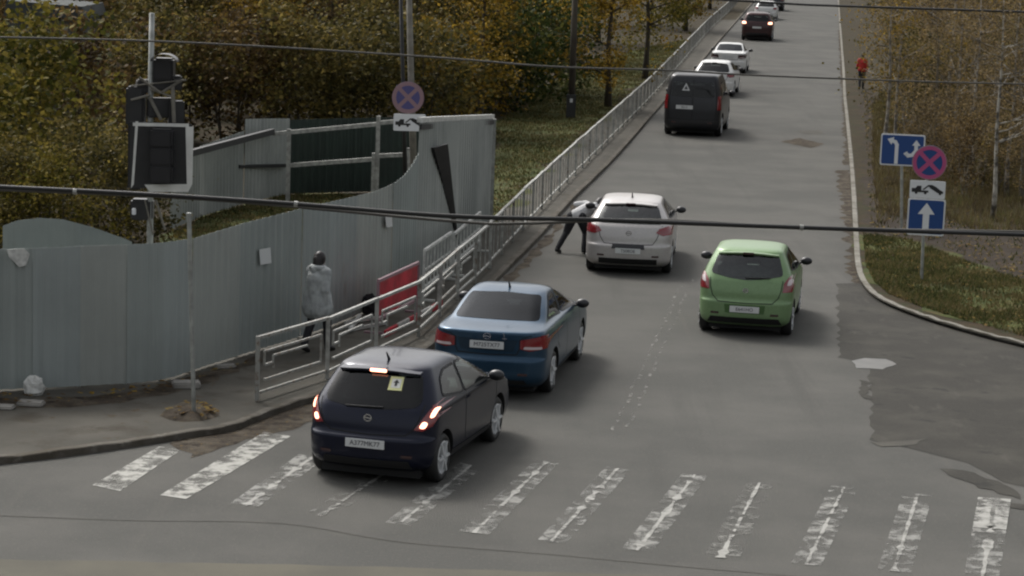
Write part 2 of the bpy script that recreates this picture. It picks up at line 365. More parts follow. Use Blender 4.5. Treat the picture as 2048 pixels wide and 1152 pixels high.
MT['kerbd'] = layered('old dark kerb', (.11, .10, .085), [((.075, .066, .052), 1.7, .42, .6, None), ((.15, .14, .12), 6, .55, .7, None)], .9, .4, 30)
kerb('kerb', LK, 1, mt='kerbd'); kerb('kerb', list(RK), -1)
LKi = offset(LK, .14); RKi = offset(RK, -.14)
far = 700
sheet('left_verge', [(p.x, p.y) for p in LKi] + [(-300, far), (-300, 20)], KZ, MT['dirt'])
sheet('right_verge', [(p.x, p.y) for p in reversed(RKi)] + [(400, far), (400, RKi[-1].y - 20)], KZ, MT['dirt'])
Z1 = KZ + .004; Z2 = KZ + .008; Z3 = KZ + .012
# sidewalk left: between kerb and the fence line / grass
SWL = [at(*p, KZ) for p in ((-200, 790), (0, 770), (174, 762), (300, 752), (412, 722), (503, 696), (640, 650), (740, 610), (830, 555), (900, 500), (975, 440), (1105, 330), (1230, 214), (1320, 135), (1420, 40))]
k0 = len(LKi) - 6
sheet('sidewalk', [(p.x, p.y) for p in LKi[:k0 + 1]] + [(p.x, p.y) for p in reversed(SWL)], Z1, MT['sidewalk'])
GR = [at(*p, KZ) for p in ((975, 452), (1105, 330), (1230, 214), (1320, 135), (1375, 80), (1290, 95), (1130, 150), (1000, 240), (955, 330))]
sheet('grass_verge', ragged(GR, .5, 3, .8), Z2, MT['grassg'])
GL = [at(*p, KZ) for p in ((300, 520), (700, 470), (760, 400), (600, 380), (380, 440))]
sheet('grass_verge', ragged(GL, .4, 9, .8), Z2, MT['grassg'])
GRR = [at(*p, KZ) for p in ((1726, 470), (1733, 535), (1750, 566), (1776, 588), (1826, 609), (1902, 634), (1990, 659), (2062, 677), (2250, 712), (2300, 660), (2150, 590), (1990, 545), (1880, 505), (1820, 480))]
sheet('grass_verge', ragged(GRR, .35, 4, .5), Z2, MT['grassg'])
BR = [at(*p, KZ) for p in ((1725, 180), (1733, 300), (1738, 420), (1742, 470), (1830, 475), (1900, 500), (2000, 545), (2150, 590), (2300, 560), (2100, 440), (1950, 420), (1830, 400), (1800, 300), (1765, 200))]
sheet('dirt_path', ragged(BR, .3, 8, .6), Z1, MT['bare'])
# dark asphalt patch on the right, gutter dirt and sunken strips
PT = [at(*p, .004) for p in ((1673, 568), (1728, 566), (1752, 590), (1778, 606), (1826, 628), (1905, 655), (1990, 679), (2090, 705), (2350, 770), (2500, 1010), (2200, 1000), (2010, 965), (1935, 925), (1850, 905), (1745, 880), (1742, 800), (1735, 725), (1677, 715))]
sheet('asphalt_patch', ragged(PT[:-1] + [PT[-1]], .05, 2, .3), .004, MT['patch'])
PD = [at(*p, .008) for p in ((1705, 722), (1730, 716), (1775, 718), (1793, 728), (1765, 738), (1715, 736))]
sheet('puddle', ragged(PD, .03, 6, .15), .008, mat('shallow puddle', (.085, .081, .07), .35, var=.2, scale=3))
G1 = [at(*p, .004) for p in ((1675, 340), (1703, 340), (1710, 400), (1714, 470), (1722, 545), (1722, 566), (1700, 566), (1692, 470), (1683, 400))]
sheet('gutter_dirt', ragged(G1, .12, 12, .3), .004, MT['gutter'])
G2 = [at(*p, .004) for p in ((1676, 60), (1681, 60), (1688, 133), (1691, 185), (1696, 230), (1706, 330), (1690, 330), (1684, 185))]
sheet('gutter_dirt', ragged(G2, .1, 13, .5), .004, MT['gutter'])
G3 = [at(*p, .004) for p in ((330, 885), (405, 867), (478, 853), (565, 818), (640, 795), (670, 800), (640, 840), (560, 866), (500, 880), (430, 905), (395, 915), (370, 898))]
sheet('gutter_dirt', ragged(G3, .1, 14, .25), .004, MT['gutter'])
G4 = [at(*p, .004) for p in ((870, 700), (1005, 560), (1085, 482), (1150, 405), (1160, 405), (1095, 490), (1018, 570), (890, 700))]
sheet('gutter_dirt', ragged(G4, .08, 15, .4), .004, MT['gutter'])
for i, P in enumerate((((1590, 262), (1640, 260), (1648, 267), (1615, 269)), ((1560, 283), (1600, 276), (1650, 288), (1620, 296)), ((1745, 885), (1850, 876), (1835, 890), (1760, 893)))):
    sheet('road_repair', ragged([at(*p, .008) for p in P], .05, 20 + i, .25), .008, MT['repair'] if i != 1 else MT['gutter'])
for i, P in enumerate((((1880, 936), (1930, 940), (1990, 962), (2046, 990), (2040, 998), (1960, 975), (1900, 950)), ((2000, 1004), (2060, 1010), (2060, 1022), (2020, 1014)), ((1716, 760), (1738, 762), (1737, 800), (1722, 796)))):
    sheet('worn_patch', ragged([at(*p, .008) for p in P], .06, 60 + i, .15), .008, MT['patch'])
# thin dark seam over the foreground and the pale road edge at the very bottom
mb = MB()
sl = smoothline([at(*p, 0) for p in ((-60, 1030), (260, 1042), (560, 1048), (800, 1085), (1100, 1110), (1500, 1146), (2100, 1190))], 8)
so2 = offset(sl, .02)
for i in range(len(sl) - 1): mb.add([sl[i] + Vector((0, 0, .004)), so2[i] + Vector((0, 0, .004)), so2[i + 1] + Vector((0, 0, .004)), sl[i + 1] + Vector((0, 0, .004))], [(0, 1, 2, 3)])
tag(mb.build('road_seam', MT['repair']), kind='structure')
PB = [at(*p, .004) for p in ((-100, 1118), (200, 1122), (520, 1128), (1000, 1140), (2200, 1185), (2200, 1260), (-100, 1200))]
sheet('cross_road', ragged(PB, .03, 33, .3), .004, MT['crossfar'])
# soil bed round the post, debris strip along the fence
SB = [at(*p, KZ) for p in ((318, 832), (345, 812), (390, 805), (430, 815), (438, 832), (400, 843), (350, 843))]
mb = MB(); cs = sum(SB, Vector()) / len(SB); rb = smoothline(SB + [SB[0]], 4); mb.v.append(cs + Vector((0, 0, .10)))
for p in rb: mb.v += [p.lerp(cs, .35) + Vector((0, 0, .07 + random.Random(p.x).uniform(-.02, .02))), p + Vector((0, 0, .003))]
for i in range(len(rb) - 1): mb.f += [(0, 1 + 2 * i, 3 + 2 * i), (1 + 2 * i, 2 + 2 * i, 4 + 2 * i, 3 + 2 * i)]
tag(mb.build('soil_mound', MT['gutter'], smooth=True), kind='structure')
DB = [at(*p, KZ) for p in ((-50, 790), (60, 800), (180, 795), (300, 778), (420, 745), (520, 712), (530, 722), (430, 760), (330, 790), (200, 812), (80, 815), (-50, 812))]
sheet('dirt_strip', ragged(DB, .1, 41, .3), Z2, MT['gutter'])

# crosswalk: twelve worn stripes
STR = [((185, 970), (240, 982), (362, 900), (318, 893), 'a'), ((320, 990), (372, 998), (582, 872), (528, 864), 'a'), ((458, 1008), (515, 1015), (650, 918), (598, 908), 'b'), ((610, 1028), (665, 1034), (830, 925), (780, 918), 'c'),
       ((770, 1045), (825, 1051), (965, 935), (920, 925), 'b'), ((918, 1062), (978, 1069), (1118, 926), (1070, 920), 'b'), ((1075, 1080), (1133, 1087), (1262, 940), (1212, 933), 'b'), ((1243, 1097), (1305, 1104), (1415, 952), (1365, 946), 'b'),
       ((1408, 1112), (1478, 1119), (1548, 968), (1495, 962), 'c'), ((1582, 1126), (1642, 1132), (1716, 976), (1662, 971), 'b'), ((1755, 1139), (1822, 1145), (1866, 990), (1806, 986), 'b'), ((1928, 1152), (1998, 1159), (2022, 998), (1956, 994), 'd')]
def quadstrip(mb, a, b, c, d, z, n=1):
    A, B, C, D = [at(*p, z) for p in (a, b, c, d)]
    mb.add([A, B, C, D], [(0, 1, 2, 3)])
def lerp2(a, b, t): return (a[0] + (b[0] - a[0]) * t, a[1] + (b[1] - a[1]) * t)
for i, (a, b, c, dd, k) in enumerate(STR):
    if k == 'a':
        mb = MB(); quadstrip(mb, a, b, c, dd, .006); o = mb.build('crosswalk_stripe', MT['paint1'])
    else:
        mb = MB()
        for z_, (u0_, u1_) in ((.006, (0, .2)), (.006, (.80, 1))):
            quadstrip(mb, lerp2(a, b, u0_), lerp2(a, b, u1_), lerp2(dd, c, u1_), lerp2(dd, c, u0_), z_)
        quadstrip(mb, lerp2(a, b, .2), lerp2(a, b, .8), lerp2(lerp2(a, b, .8), lerp2(dd, c, .8), .12), lerp2(lerp2(a, b, .2), lerp2(dd, c, .2), .12), .006)
        quadstrip(mb, lerp2(lerp2(a, b, .2), lerp2(dd, c, .2), .9), lerp2(lerp2(a, b, .8), lerp2(dd, c, .8), .9), lerp2(dd, c, .8), lerp2(dd, c, .2), .006)
        quadstrip(mb, lerp2(lerp2(a, b, .2), lerp2(dd, c, .2), .12), lerp2(lerp2(a, b, .8), lerp2(dd, c, .8), .12), lerp2(lerp2(a, b, .8), lerp2(dd, c, .8), .9), lerp2(lerp2(a, b, .2), lerp2(dd, c, .2), .9), .006)
        o = mb.build('crosswalk_stripe', MT['paint3'] if k == 'c' else MT['paint2'])
        mb = MB(); rs = random.Random(i * 7 + 1); nn_ = 26; c0 = .5 + rs.uniform(-.04, .04); prev_ = None
        for q_ in range(nn_ + 1):
            t_ = q_ / nn_; w_ = rs.uniform(.035, .085) + (.10 if rs.random() < .14 else 0); cc = c0 + rs.uniform(-.012, .012)
            cur = (lerp2(lerp2(a, b, cc - w_), lerp2(dd, c, cc - w_), t_), lerp2(lerp2(a, b, cc + w_), lerp2(dd, c, cc + w_), t_))
            if prev_ and rs.random() < .93: quadstrip(mb, prev_[0], prev_[1], cur[1], cur[0], .010)
            prev_ = cur
        if k == 'd': quadstrip(mb, lerp2(a, dd, .62), lerp2(b, c, .62), c, dd, .010)
        o2 = mb.build('crosswalk_stripe', MT['paint5']); o2['kind'] = 'structure'
    o['kind'] = 'structure'
# lane dashes almost worn away: two lines of short marks
mb = MB(); A = at(1236, 862); B = at(1374, 560); n = 30
rnd = random.Random(4)
for i in range(n):
    for s in (-.09, .09):
        p = A.lerp(B, (i + .5 * (s > 0)) / n); t = (B - A).normalized(); q = Vector((t.y, -t.x, 0)); p = p + q * s
        L = .2 + rnd.random() * .14; p = p + q * rnd.uniform(-.03, .03)
        mb.add([p + Vector((0, 0, .006)), p + q * .05 + Vector((0, 0, .006)), p + q * .05 + t * L + Vector((0, 0, .006)), p + t * L + Vector((0, 0, .006))], [(0, 1, 2, 3)])
tag(mb.build('lane_marking', MT['paint4']), kind='structure')

# ------------------------------------------------------------------ cars
def catmull(rows, sub):
    out = []
    for i in range(len(rows) - 1):
        p0, p1, p2, p3 = rows[max(i - 1, 0)], rows[i], rows[i + 1], rows[min(i + 2, len(rows) - 1)]
        for k in range(sub):
            t = k / sub; r = []
            for a, b, c, d_ in zip(p0, p1, p2, p3):
                m1, m2 = (c - a) / 2, (d_ - b) / 2
                s_ = c - b
                if (b - a) * s_ <= 0: m1 = 0
                if (d_ - c) * s_ <= 0: m2 = 0
                r.append((2 * t ** 3 - 3 * t * t + 1) * b + (t ** 3 - 2 * t * t + t) * m1 + (-2 * t ** 3 + 3 * t * t) * c + (t ** 3 - t * t) * m2)
            out.append(tuple(r))
    return out + [rows[-1]]
def ring(sr, sf, w, rx, br, L):
    ry = min(rx * 1.0, w * .6); rx = min(rx, .4 * (sf - sr)); rxf = min(.35, .4 * (sf - sr)); bf = .14
    H = []
    for i in range(7):
        y = (w - ry) * i / 6; H.append((y, sr + br * (y / w) ** 2))
    s0 = H[-1][1]
    for k in range(1, 8):
        a = math.pi / 2 * k / 8; H.append((w - ry + ry * math.sin(a), s0 + rx * (1 - math.cos(a))))
    f0 = sf - bf * ((w - ry) / w) ** 2
    for k in range(25): H.append((w, s0 + rx + (f0 - rxf - s0 - rx) * k / 24))
    for k in range(7, 0, -1):
        a = math.pi / 2 * k / 8; H.append((w - ry + ry * math.sin(a), f0 - rxf * (1 - math.cos(a))))
    for i in range(6, -1, -1):
        y = (w - ry) * i / 6; H.append((y, sf - bf * (y / w) ** 2))
    H = [(x * (1 - .055 * abs(2 * s / L - 1) ** 4), s) for x, s in H]
    return H + [(-x, s) for x, s in H[-2:0:-1]]
def proj(bvh, poly, axis, ro, cell=.06, off=.005, side=1, lim=0):
    """lay a flat polygon onto the body: 'rear' (x,z), 'side' (s,z), 'top' (x,s)"""
    bm = bmesh.new(); vs = [bm.verts.new((p[0], p[1], 0)) for p in poly]; bm.faces.new(vs)
    for ax in (0, 1):
        lo = min(p[ax] for p in poly); hi = max(p[ax] for p in poly); n = int((hi - lo) / cell)
        for k in range(1, n + 1):
            c = lo + (hi - lo) * k / (n + 1)
            co = (c, 0, 0) if ax == 0 else (0, c, 0); no = (1, 0, 0) if ax == 0 else (0, 1, 0)
            bmesh.ops.bisect_plane(bm, geom=bm.verts[:] + bm.edges[:] + bm.faces[:], plane_co=co, plane_no=no)
    bad = []
    for v in bm.verts:
        u, h = v.co.x, v.co.y
        if axis == 'rear': o_, d_ = Vector((u, -6, h)), Vector((0, 1, 0))
        elif axis == 'front': o_, d_ = Vector((u, 9, h)), Vector((0, -1, 0))
        elif axis == 'side': o_, d_ = Vector((side * 3, u - ro, h)), Vector((-side, 0, 0))
        else: o_, d_ = Vector((u, h - ro, 4)), Vector((0, 0, -1))
        hit = bvh.ray_cast(o_, d_)
        if hit[0] is None: bad.append(v); continue
        if axis == 'side' and side and abs(hit[0].x) < lim: bad.append(v); continue
        nrm = hit[1] if hit[1].dot(d_) < 0 else -hit[1]
        v.co = hit[0] + nrm * off
    bmesh.ops.delete(bm, geom=bad, context='VERTS')
    bm.verts.index_update(); r = ([v.co.copy() for v in bm.verts], [tuple(v.index for v in f.verts) for f in bm.faces]); bm.free()
    return r
def rounded(P, r=.05, n=3):
    out = []
    N = len(P)
    for i in range(N):
        a, b, c = Vector(P[i - 1]), Vector(P[i]), Vector(P[(i + 1) % N]); u = (a - b); v = (c - b)
        ru = min(r, u.length * .45); rv = min(r, v.length * .45); p = b + u.normalized() * ru; q = b + v.normalized() * rv
        for k in range(n + 1):
            t = k / n; out.append(tuple((1 - t) ** 2 * p + 2 * t * (1 - t) * b + t * t * q))
    return out
def strip(pts, w):
    """thin ribbon polygons along a 2d line"""
    out = []
    for i in range(len(pts) - 1):
        a, b = Vector(pts[i]), Vector(pts[i + 1]); n = Vector((-(b - a).y, (b - a).x)).normalized() * w / 2
        out.append([tuple(a - n), tuple(b - n), tuple(b + n), tuple(a + n)])
    return out
def mirror(P): return [(-x, y) for x, y in reversed(P)]
WHEEL = {}
def wheel_parts(r, spokes):
    if (r, spokes) in WHEEL: return WHEEL[(r, spokes)]
    n = 32; wd = .19; prof = [(r - .10, -wd / 2), (r - .03, -wd / 2 - .008), (r, -wd / 2 + .03), (r, wd / 2 - .03), (r - .03, wd / 2 + .008), (r - .10, wd / 2), (r - .11, 0)]
    t = MB(); k = len(prof)
    for i in range(n):
        a = 2 * math.pi * i / n
        for R_, x in prof: t.v.append(Vector((x, R_ * math.cos(a), R_ * math.sin(a))))
    for i in range(n):
        for j in range(k): t.f.append((i * k + j, i * k + (j + 1) % k, ((i + 1) % n) * k + (j + 1) % k, ((i + 1) % n) * k + j))
    m_ = MB(); R_ = r - .095
    m_.tube([(.085, 0, 0), (.1, 0, 0)], .06, 12)
    ringv = []
    for i in range(n):
        a = 2 * math.pi * i / n
        for R2, x in ((R_, .09), (R_ - .025, .10), (R_ - .03, .06), (R_, .05)): m_.v.append(Vector((x, R2 * math.cos(a), R2 * math.sin(a))))
    o = len(m_.v) - 4 * n
    for i in range(n):
        for j in range(4): m_.f.append((o + i * 4 + j, o + i * 4 + (j + 1) % 4, o + ((i + 1) % n) * 4 + (j + 1) % 4, o + ((i + 1) % n) * 4 + j))
    for i in range(spokes):
        a = 2 * math.pi * i / spokes; m_.bar((.088, .03 * math.cos(a), .03 * math.sin(a)), (.088, R_ * math.cos(a), R_ * math.sin(a)), .062, .03)
    h = MB(); h.tube([(.0, 0, 0), (.04, 0, 0)], R_ - .004, 24)  # plain dark disc backing the spokes
    A = t.build('wheel', MT['black'], smooth=True); B = m_.build('rim', MT['rim']); C_ = h.build('backing_disc', MT['dark'])
    WHEEL[(r, spokes)] = (A.data, B.data, C_.data)
    for q in (A, B, C_): bpy.data.objects.remove(q)
    return WHEEL[(r, spokes)]
def text_mesh(body, size, extr=.002):
    c = bpy.data.curves.new('t', 'FONT'); c.body = body; c.size = size; c.extrude = extr; c.align_x = 'CENTER'; c.align_y = 'CENTER'
    o = bpy.data.objects.new('t', c); COL.objects.link(o); bpy.context.view_layer.update()
    me = bpy.data.meshes.new_from_object(o.evaluated_get(bpy.context.evaluated_depsgraph_get())); bpy.data.objects.remove(o)
    return me

def car(S, name, label, cat, px, heading, group='cars queueing and driving up the road'):
    L, wb, ro, rw, hw = S['L'], S['wb'], S['ro'], S['rw'], S['w']
    root = thing(name, label, cat, (0, 0, 0), 0, group)
    rows = catmull(S['rows'], 4); rings = [[Vector((x, s - ro, r[0])) for x, s in ring(r[1], r[2], r[3], r[4], r[5], L)] for r in rows]
    mb = MB(); n = len(rings[0])
    for R_ in rings: mb.v += R_
    for i in range(len(rings) - 1):
        for k in range(n): mb.f.append((i * n + k, i * n + (k + 1) % n, (i + 1) * n + (k + 1) % n, (i + 1) * n + k))
    def caps(mb, nr):
        for ri in (0, nr - 1):
            for k in range(n // 2):
                q = []
                for x in (k, k + 1, (n - k - 1) % n, (n - k) % n):
                    if ri * n + x not in q: q.append(ri * n + x)
                if len(q) >= 3: mb.f.append(tuple(q))
    caps(mb, len(rings))
    body = mb.build('body', S['paint'], root, smooth=True)
    bvh = BVHTree.FromPolygons([v.co for v in body.data.vertices], [p.vertices[:] for p in body.data.polygons])
    # wheel arches
    cu = MB()
    for y in (0, wb):
        for s in (-1, 1): cu.tube([(s * (hw - .34), y, rw * 1.02), (s * (hw + .3), y, rw * 1.02)], rw * 1.17, 28)
    co = cu.build('cutter', MT['dark'])
    zc = S.get('cz', min(p[1] for p in S['rwin']) - .04); zt = rows[-1][0] - .05
    ir = [r for r in rows if zc <= r[0] <= zt]; cav = MB()
    for r in ir: cav.v += [Vector((x, s - ro, r[0])) for x, s in ring(r[1] + .09, r[2] - .09, r[3] - .055, r[4], r[5], L)]
    for i in range(len(ir) - 1):
        for k in range(n): cav.f.append((i * n + k, i * n + (k + 1) % n, (i + 1) * n + (k + 1) % n, (i + 1) * n + k))
    caps(cav, len(ir)); cavo = cav.build('cutter', MT['cabin'])
    top = ir[-1]; wz0, wz1 = max(p[1] for p in S['swin'][-1]) - .26, max(p[1] for p in S['swin'][-1]) - .03
    ww = top[3] - .04; wsh = rounded([(-ww - .12, wz0), (ww + .12, wz0), (ww, wz1), (-ww, wz1)], .06)
    wc = []
    pr = MB(); pr.prism(rounded(S['rwin'], .06), (0, -3, 0), (1, 0, 0), (0, 0, 1), (0, 1, 0), 3 + top[1] + .22 - ro); wc.append(pr.build('cutter', MT['cabin']))
    pr = MB(); mid_ = (top[1] + top[2]) / 2 - ro; pr.prism(wsh, (0, mid_, 0), (1, 0, 0), (0, 0, 1), (0, 1, 0), 4); wc.append(pr.build('cutter', MT['cabin']))
    for P in S['swin']:
        pr = MB(); pr.prism(rounded(P, .05), (-2, -ro, 0), (0, 1, 0), (0, 0, 1), (1, 0, 0), 4); wc.append(pr.build('cutter', MT['cabin']))
    body.data.materials.append(MT['dark']); body.data.materials.append(MT['cabin'])
    for q_ in [cavo] + wc:
        md = body.modifiers.new('c', 'BOOLEAN'); md.operation = 'DIFFERENCE'; md.object = q_; md.solver = 'EXACT'; md.material_mode = 'TRANSFER'
    md = body.modifiers.new('b', 'BOOLEAN'); md.operation = 'DIFFERENCE'; md.object = co; md.solver = 'EXACT'; md.material_mode = 'TRANSFER'
    bpy.context.view_layer.update()
    nm = bpy.data.meshes.new_from_object(body.evaluated_get(bpy.context.evaluated_depsgraph_get())); body.modifiers.clear(); body.data = nm
    for q_ in [co, cavo] + wc: bpy.data.objects.remove(q_)
    for p in nm.polygons: p.use_smooth = True
    nm.set_sharp_from_angle(angle=math.radians(38))
    # glass
    def panel(nm_, polys, material, off=.006, cell=.06, parent=None, label=None, lim=0):
        m_ = MB()
        for ax, poly, sd_ in polys:
            v, f = proj(bvh, poly, ax, ro, cell, off, sd_, lim); m_.add(v, f)
        if not m_.v: return None
        o_ = m_.build(nm_, material, parent or root, smooth=True, label=label)
        return o_
    G = S.get('glass', MT['glass'])
    rwp = rounded(S['rwin'], .06); panel('rear_window', [('rear', rwp, 1)], G, .004)
    panel('windscreen', [('front', wsh, 1)], MT['glasslight'], .004)
    def seat(nm_, x, y, wd_):
        m_ = MB(); lean_ = Matrix.Rotation(math.radians(-14), 3, 'X') ; zs_ = zc - (.16 if 'cz' in S else 0); m_.box((x, y, zs_ + .06), (wd_, .12, .30), lean_)
        so_ = m_.build(nm_, MT['seat'], root, bevel=.04)
        for hx_ in ([x] if wd_ < .7 else [x - wd_ * .3, x + wd_ * .3]):
            m2 = MB(); m2.box((hx_, y - .05, zs_ + .28), (.25, .09, .15), lean_); m2.build('headrest', MT['seat'], so_, bevel=.03)
    seat('rear_bench', 0, ir[0][1] + .75 - ro if 'cz' not in S else ir[0][1] + .85 - ro, 1.15)
    for sx_ in (-.34, .34): seat('front_seat', sx_, ir[0][1] + 1.55 - ro if 'cz' not in S else ir[0][1] + 1.65 - ro, .46)
    for sd_ in (-1, 1):
        for P in S['swin']:
            ol_ = rounded(P, .05); panel('window_trim', [('side', q, sd_) for q in strip(ol_ + [ol_[0]], .030)], MT['black'], .007)
            panel('side_window', [('side', rounded(P, .05), sd_)], S.get('sglass', MT['glass']), .004)
        panel('tail_light', [('rear', P if sd_ > 0 else mirror(P), 1) for P in S['tl']] + [('side', P, sd_) for P in S.get('tls', [])], S.get('tlm', MT['lampred']), .012, .03, lim=hw * .86)
        if S.get('tli'): 
            for P in S['tli']: panel('lamp_insert', [('rear', P if sd_ > 0 else mirror(P), 1)], S['tlim'], .018, .03)
        for hs_ in S.get('handles', []):
            m_ = MB(); v, f = proj(bvh, [(hs_[0], hs_[1]), (hs_[0] + .2, hs_[1] - .005), (hs_[0] + .2, hs_[1] + .025), (hs_[0], hs_[1] + .03)], 'side', ro, .05, .03, sd_); m_.add(v, f); m_.build('door_handle', S['paint'], root, smooth=True)
        # door lines, sill
        pol = []
        for ln in S.get('doors', []): panel('door_seam', [('side', q, sd_) for q in strip(ln, .014)], MT['dark'], .003, .08)

        if 'sill' in S: panel('side_skirt', [('side', S['sill'], sd_)], MT['blackgloss'], .006, .1)
        # mirror
        y, z = S['mirror']; m_ = MB(); m_.ell((sd_ * (S['mx'] + .13), y - ro, z), (.11, .07, .075), 16, 10); m_.bar((sd_ * (S['mx'] - .05), y - ro, z - .06), (sd_ * (S['mx'] + .08), y - ro, z - .02), .05, .03)
        m_.build('wing_mirror', S.get('mirm', MT['blackgloss']), root, smooth=True)
    pol = []
    for ln in S.get('seams', []):
        pol += [('rear', q, 1) for q in strip(ln, .014)] + [('rear', q, 1) for q in strip([(-x, z) for x, z in ln], .014)]
    if pol: panel('tailgate_seam', pol, MT['dark'], .003, .08)
    for nm_, P, M_ in S.get('extra', []): panel(nm_, [('rear', P, 1)], M_, .007, .07)
    # number plate
    x, z, wd, ht, ty = S['plate']; hit = bvh.ray_cast(Vector((x, -6, z)), Vector((0, 1, 0)))[0]
    m_ = MB(); m_.box((x, hit.y - .014, z), (wd, .012, ht)); pl = m_.build('number_plate', MT['plate'], root, bevel=.003)
    if ty:
        tm = text_mesh(ty, ht * .78); tm.materials.clear(); tm.materials.append(MT['platetext'])
        to = bpy.data.objects.new('plate_number', tm); COL.objects.link(to); to.parent = pl; to.rotation_euler = (math.pi / 2, 0, 0); to.location = (x, hit.y - .022, z)
    for ft in S.get('bits', []): ft(root, bvh, ro)
    m_ = MB(); m_.box((0, wb / 2, .19), (2 * hw - .42, L - .7, .16)); m_.build('underbody_shade_box', MT['dark'], root)  # dark box added under the floor to deepen the shadow below the car
    for sd_ in (-1, 1):
        panel('rear_reflector', [('rear', [(sd_ * hw * .62 - .07, .40), (sd_ * hw * .62 + .07, .40), (sd_ * hw * .62 + .07, .435), (sd_ * hw * .62 - .07, .435)], 1)], MT['lampdark'], .008, .05)
    # wheels
    wt, wr_, wd_ = wheel_parts(rw, S.get('spokes', 7))
    for y in (0, wb):
        for sd_ in (-1, 1):
            wo = bpy.data.objects.new('wheel', wt); COL.objects.link(wo); wo.parent = root; wo.location = (sd_ * (hw - .125), y, rw)
            wt.materials.clear() if not wt.materials else None
            if not wt.materials: wt.materials.append(MT['black'])
            for q, nn in ((wr_, 'rim'), (wd_, 'backing_disc')):
                c = bpy.data.objects.new(nn, q); COL.objects.link(c); c.parent = wo
            if sd_ < 0: wo.rotation_euler = (0, 0, math.pi)
    put(root, S, px, heading)
    return root
def put(root, S, px, heading):
    a = math.radians(heading); fwd = Vector((math.sin(a), math.cos(a), 0)); rgt = Vector((math.cos(a), -math.sin(a), 0))
    root.location = at(*px) - rgt * (S['w'] - .06); root.rotation_euler = (0, 0, -a)

def wiper(x0, x1, z):
    def f(root, bvh, ro):
        m_ = MB(); P = []
        for k in range(6):
            t = k / 5; h = bvh.ray_cast(Vector((x0 + (x1 - x0) * t, -6, z + .015 * t)), Vector((0, 1, 0)))[0]; P.append(h + Vector((0, -.022, 0)))
        m_.tube(P, .012, 6); m_.build('wiper', MT['black'], root)
    return f
def badge(z, r=.05):
    def f(root, bvh, ro):
        h = bvh.ray_cast(Vector((0, -6, z)), Vector((0, 1, 0)))[0]; m_ = MB(); n = 24
        for i in range(n):
            a = 2 * math.pi * i / n
            for R_, y in ((r, -.004), (r, -.016), (r - .014, -.016), (r - .014, -.004)): m_.v.append(h + Vector((R_ * math.cos(a), y, R_ * .85 * math.sin(a))))
        for i in range(n):
            for j in range(4): m_.f.append((i * 4 + j, i * 4 + (j + 1) % 4, ((i + 1) % n) * 4 + (j + 1) % 4, ((i + 1) % n) * 4 + j))
        m_.bar(h + Vector((-r, -.012, .006)), h + Vector((r, -.012, -.006)), .012, .016)
        m_.build('badge', MT['chrome'], root)
    return f
def antenna(s, z=1.6):
    def f(root, bvh, ro):
        h = bvh.ray_cast(Vector((0, s - ro, 4)), Vector((0, 0, -1)))[0]; m_ = MB()
        m_.tube([h + Vector((0, .02, -.01)), h + Vector((0, -.10, .11))], [.022, .008], 8); m_.build('antenna', MT['black'], root, smooth=True)
    return f
def spoiler(x, z, depth=.10, lit=True, paint=None):
    def f(root, bvh, ro):
        m_ = MB(); P = []
        for k in range(9):
            u = -x + 2 * x * k / 8; zz = z - .03 * (u / x) ** 2; h = bvh.ray_cast(Vector((u, -6, zz)), Vector((0, 1, 0)))[0]
            m_.v += [h + Vector((0, .10, .022)), h + Vector((0, -depth, -.005)), h + Vector((0, -depth + .01, -.035)), h + Vector((0, .03, -.03))]
        for k in range(8):
            for j in range(4): m_.f.append((k * 4 + j, k * 4 + (j + 1) % 4, k * 4 + 4 + (j + 1) % 4, k * 4 + 4 + j))
        m_.f += [(0, 1, 2, 3), (35, 34, 33, 32)]
        o = m_.build('spoiler', paint, root, smooth=True); o.data.set_sharp_from_angle(angle=math.radians(40))
        h = bvh.ray_cast(Vector((0, -6, z)), Vector((0, 1, 0)))[0]
        b_ = MB(); b_.box(h + Vector((0, -depth - .004, -.018)), (.22 if lit else .2, .02, .04)); b_.build('brake_lamp', MT['lit'] if lit else MT['lampdark'], root, bevel=.006)
    return f
def badge_letters(x, z): return None

def paint(name, c, metal=.35, rough=.34): return mat(name, c, rough, metal=metal, coat=.2, spec=.3, var=.06, scale=30)
P_black = paint('black blue car paint', (.006, .008, .020), .3, .24)
P_blue = paint('steel blue car paint', (.024, .056, .095), .5, .28)
P_green = paint('apple green car paint', (.165, .255, .125), .2)
P_silver = paint('silver beige car paint', (.42, .40, .385), .35)
P_white = paint('white car paint', (.62, .62, .60), 0)
P_vandark = paint('dark grey van paint', (.028, .029, .032), .3)
P_dred = paint('dark red brown car paint', (.055, .03, .03), .4)
P_grey = paint('dark car paint', (.03, .03, .034), .4)

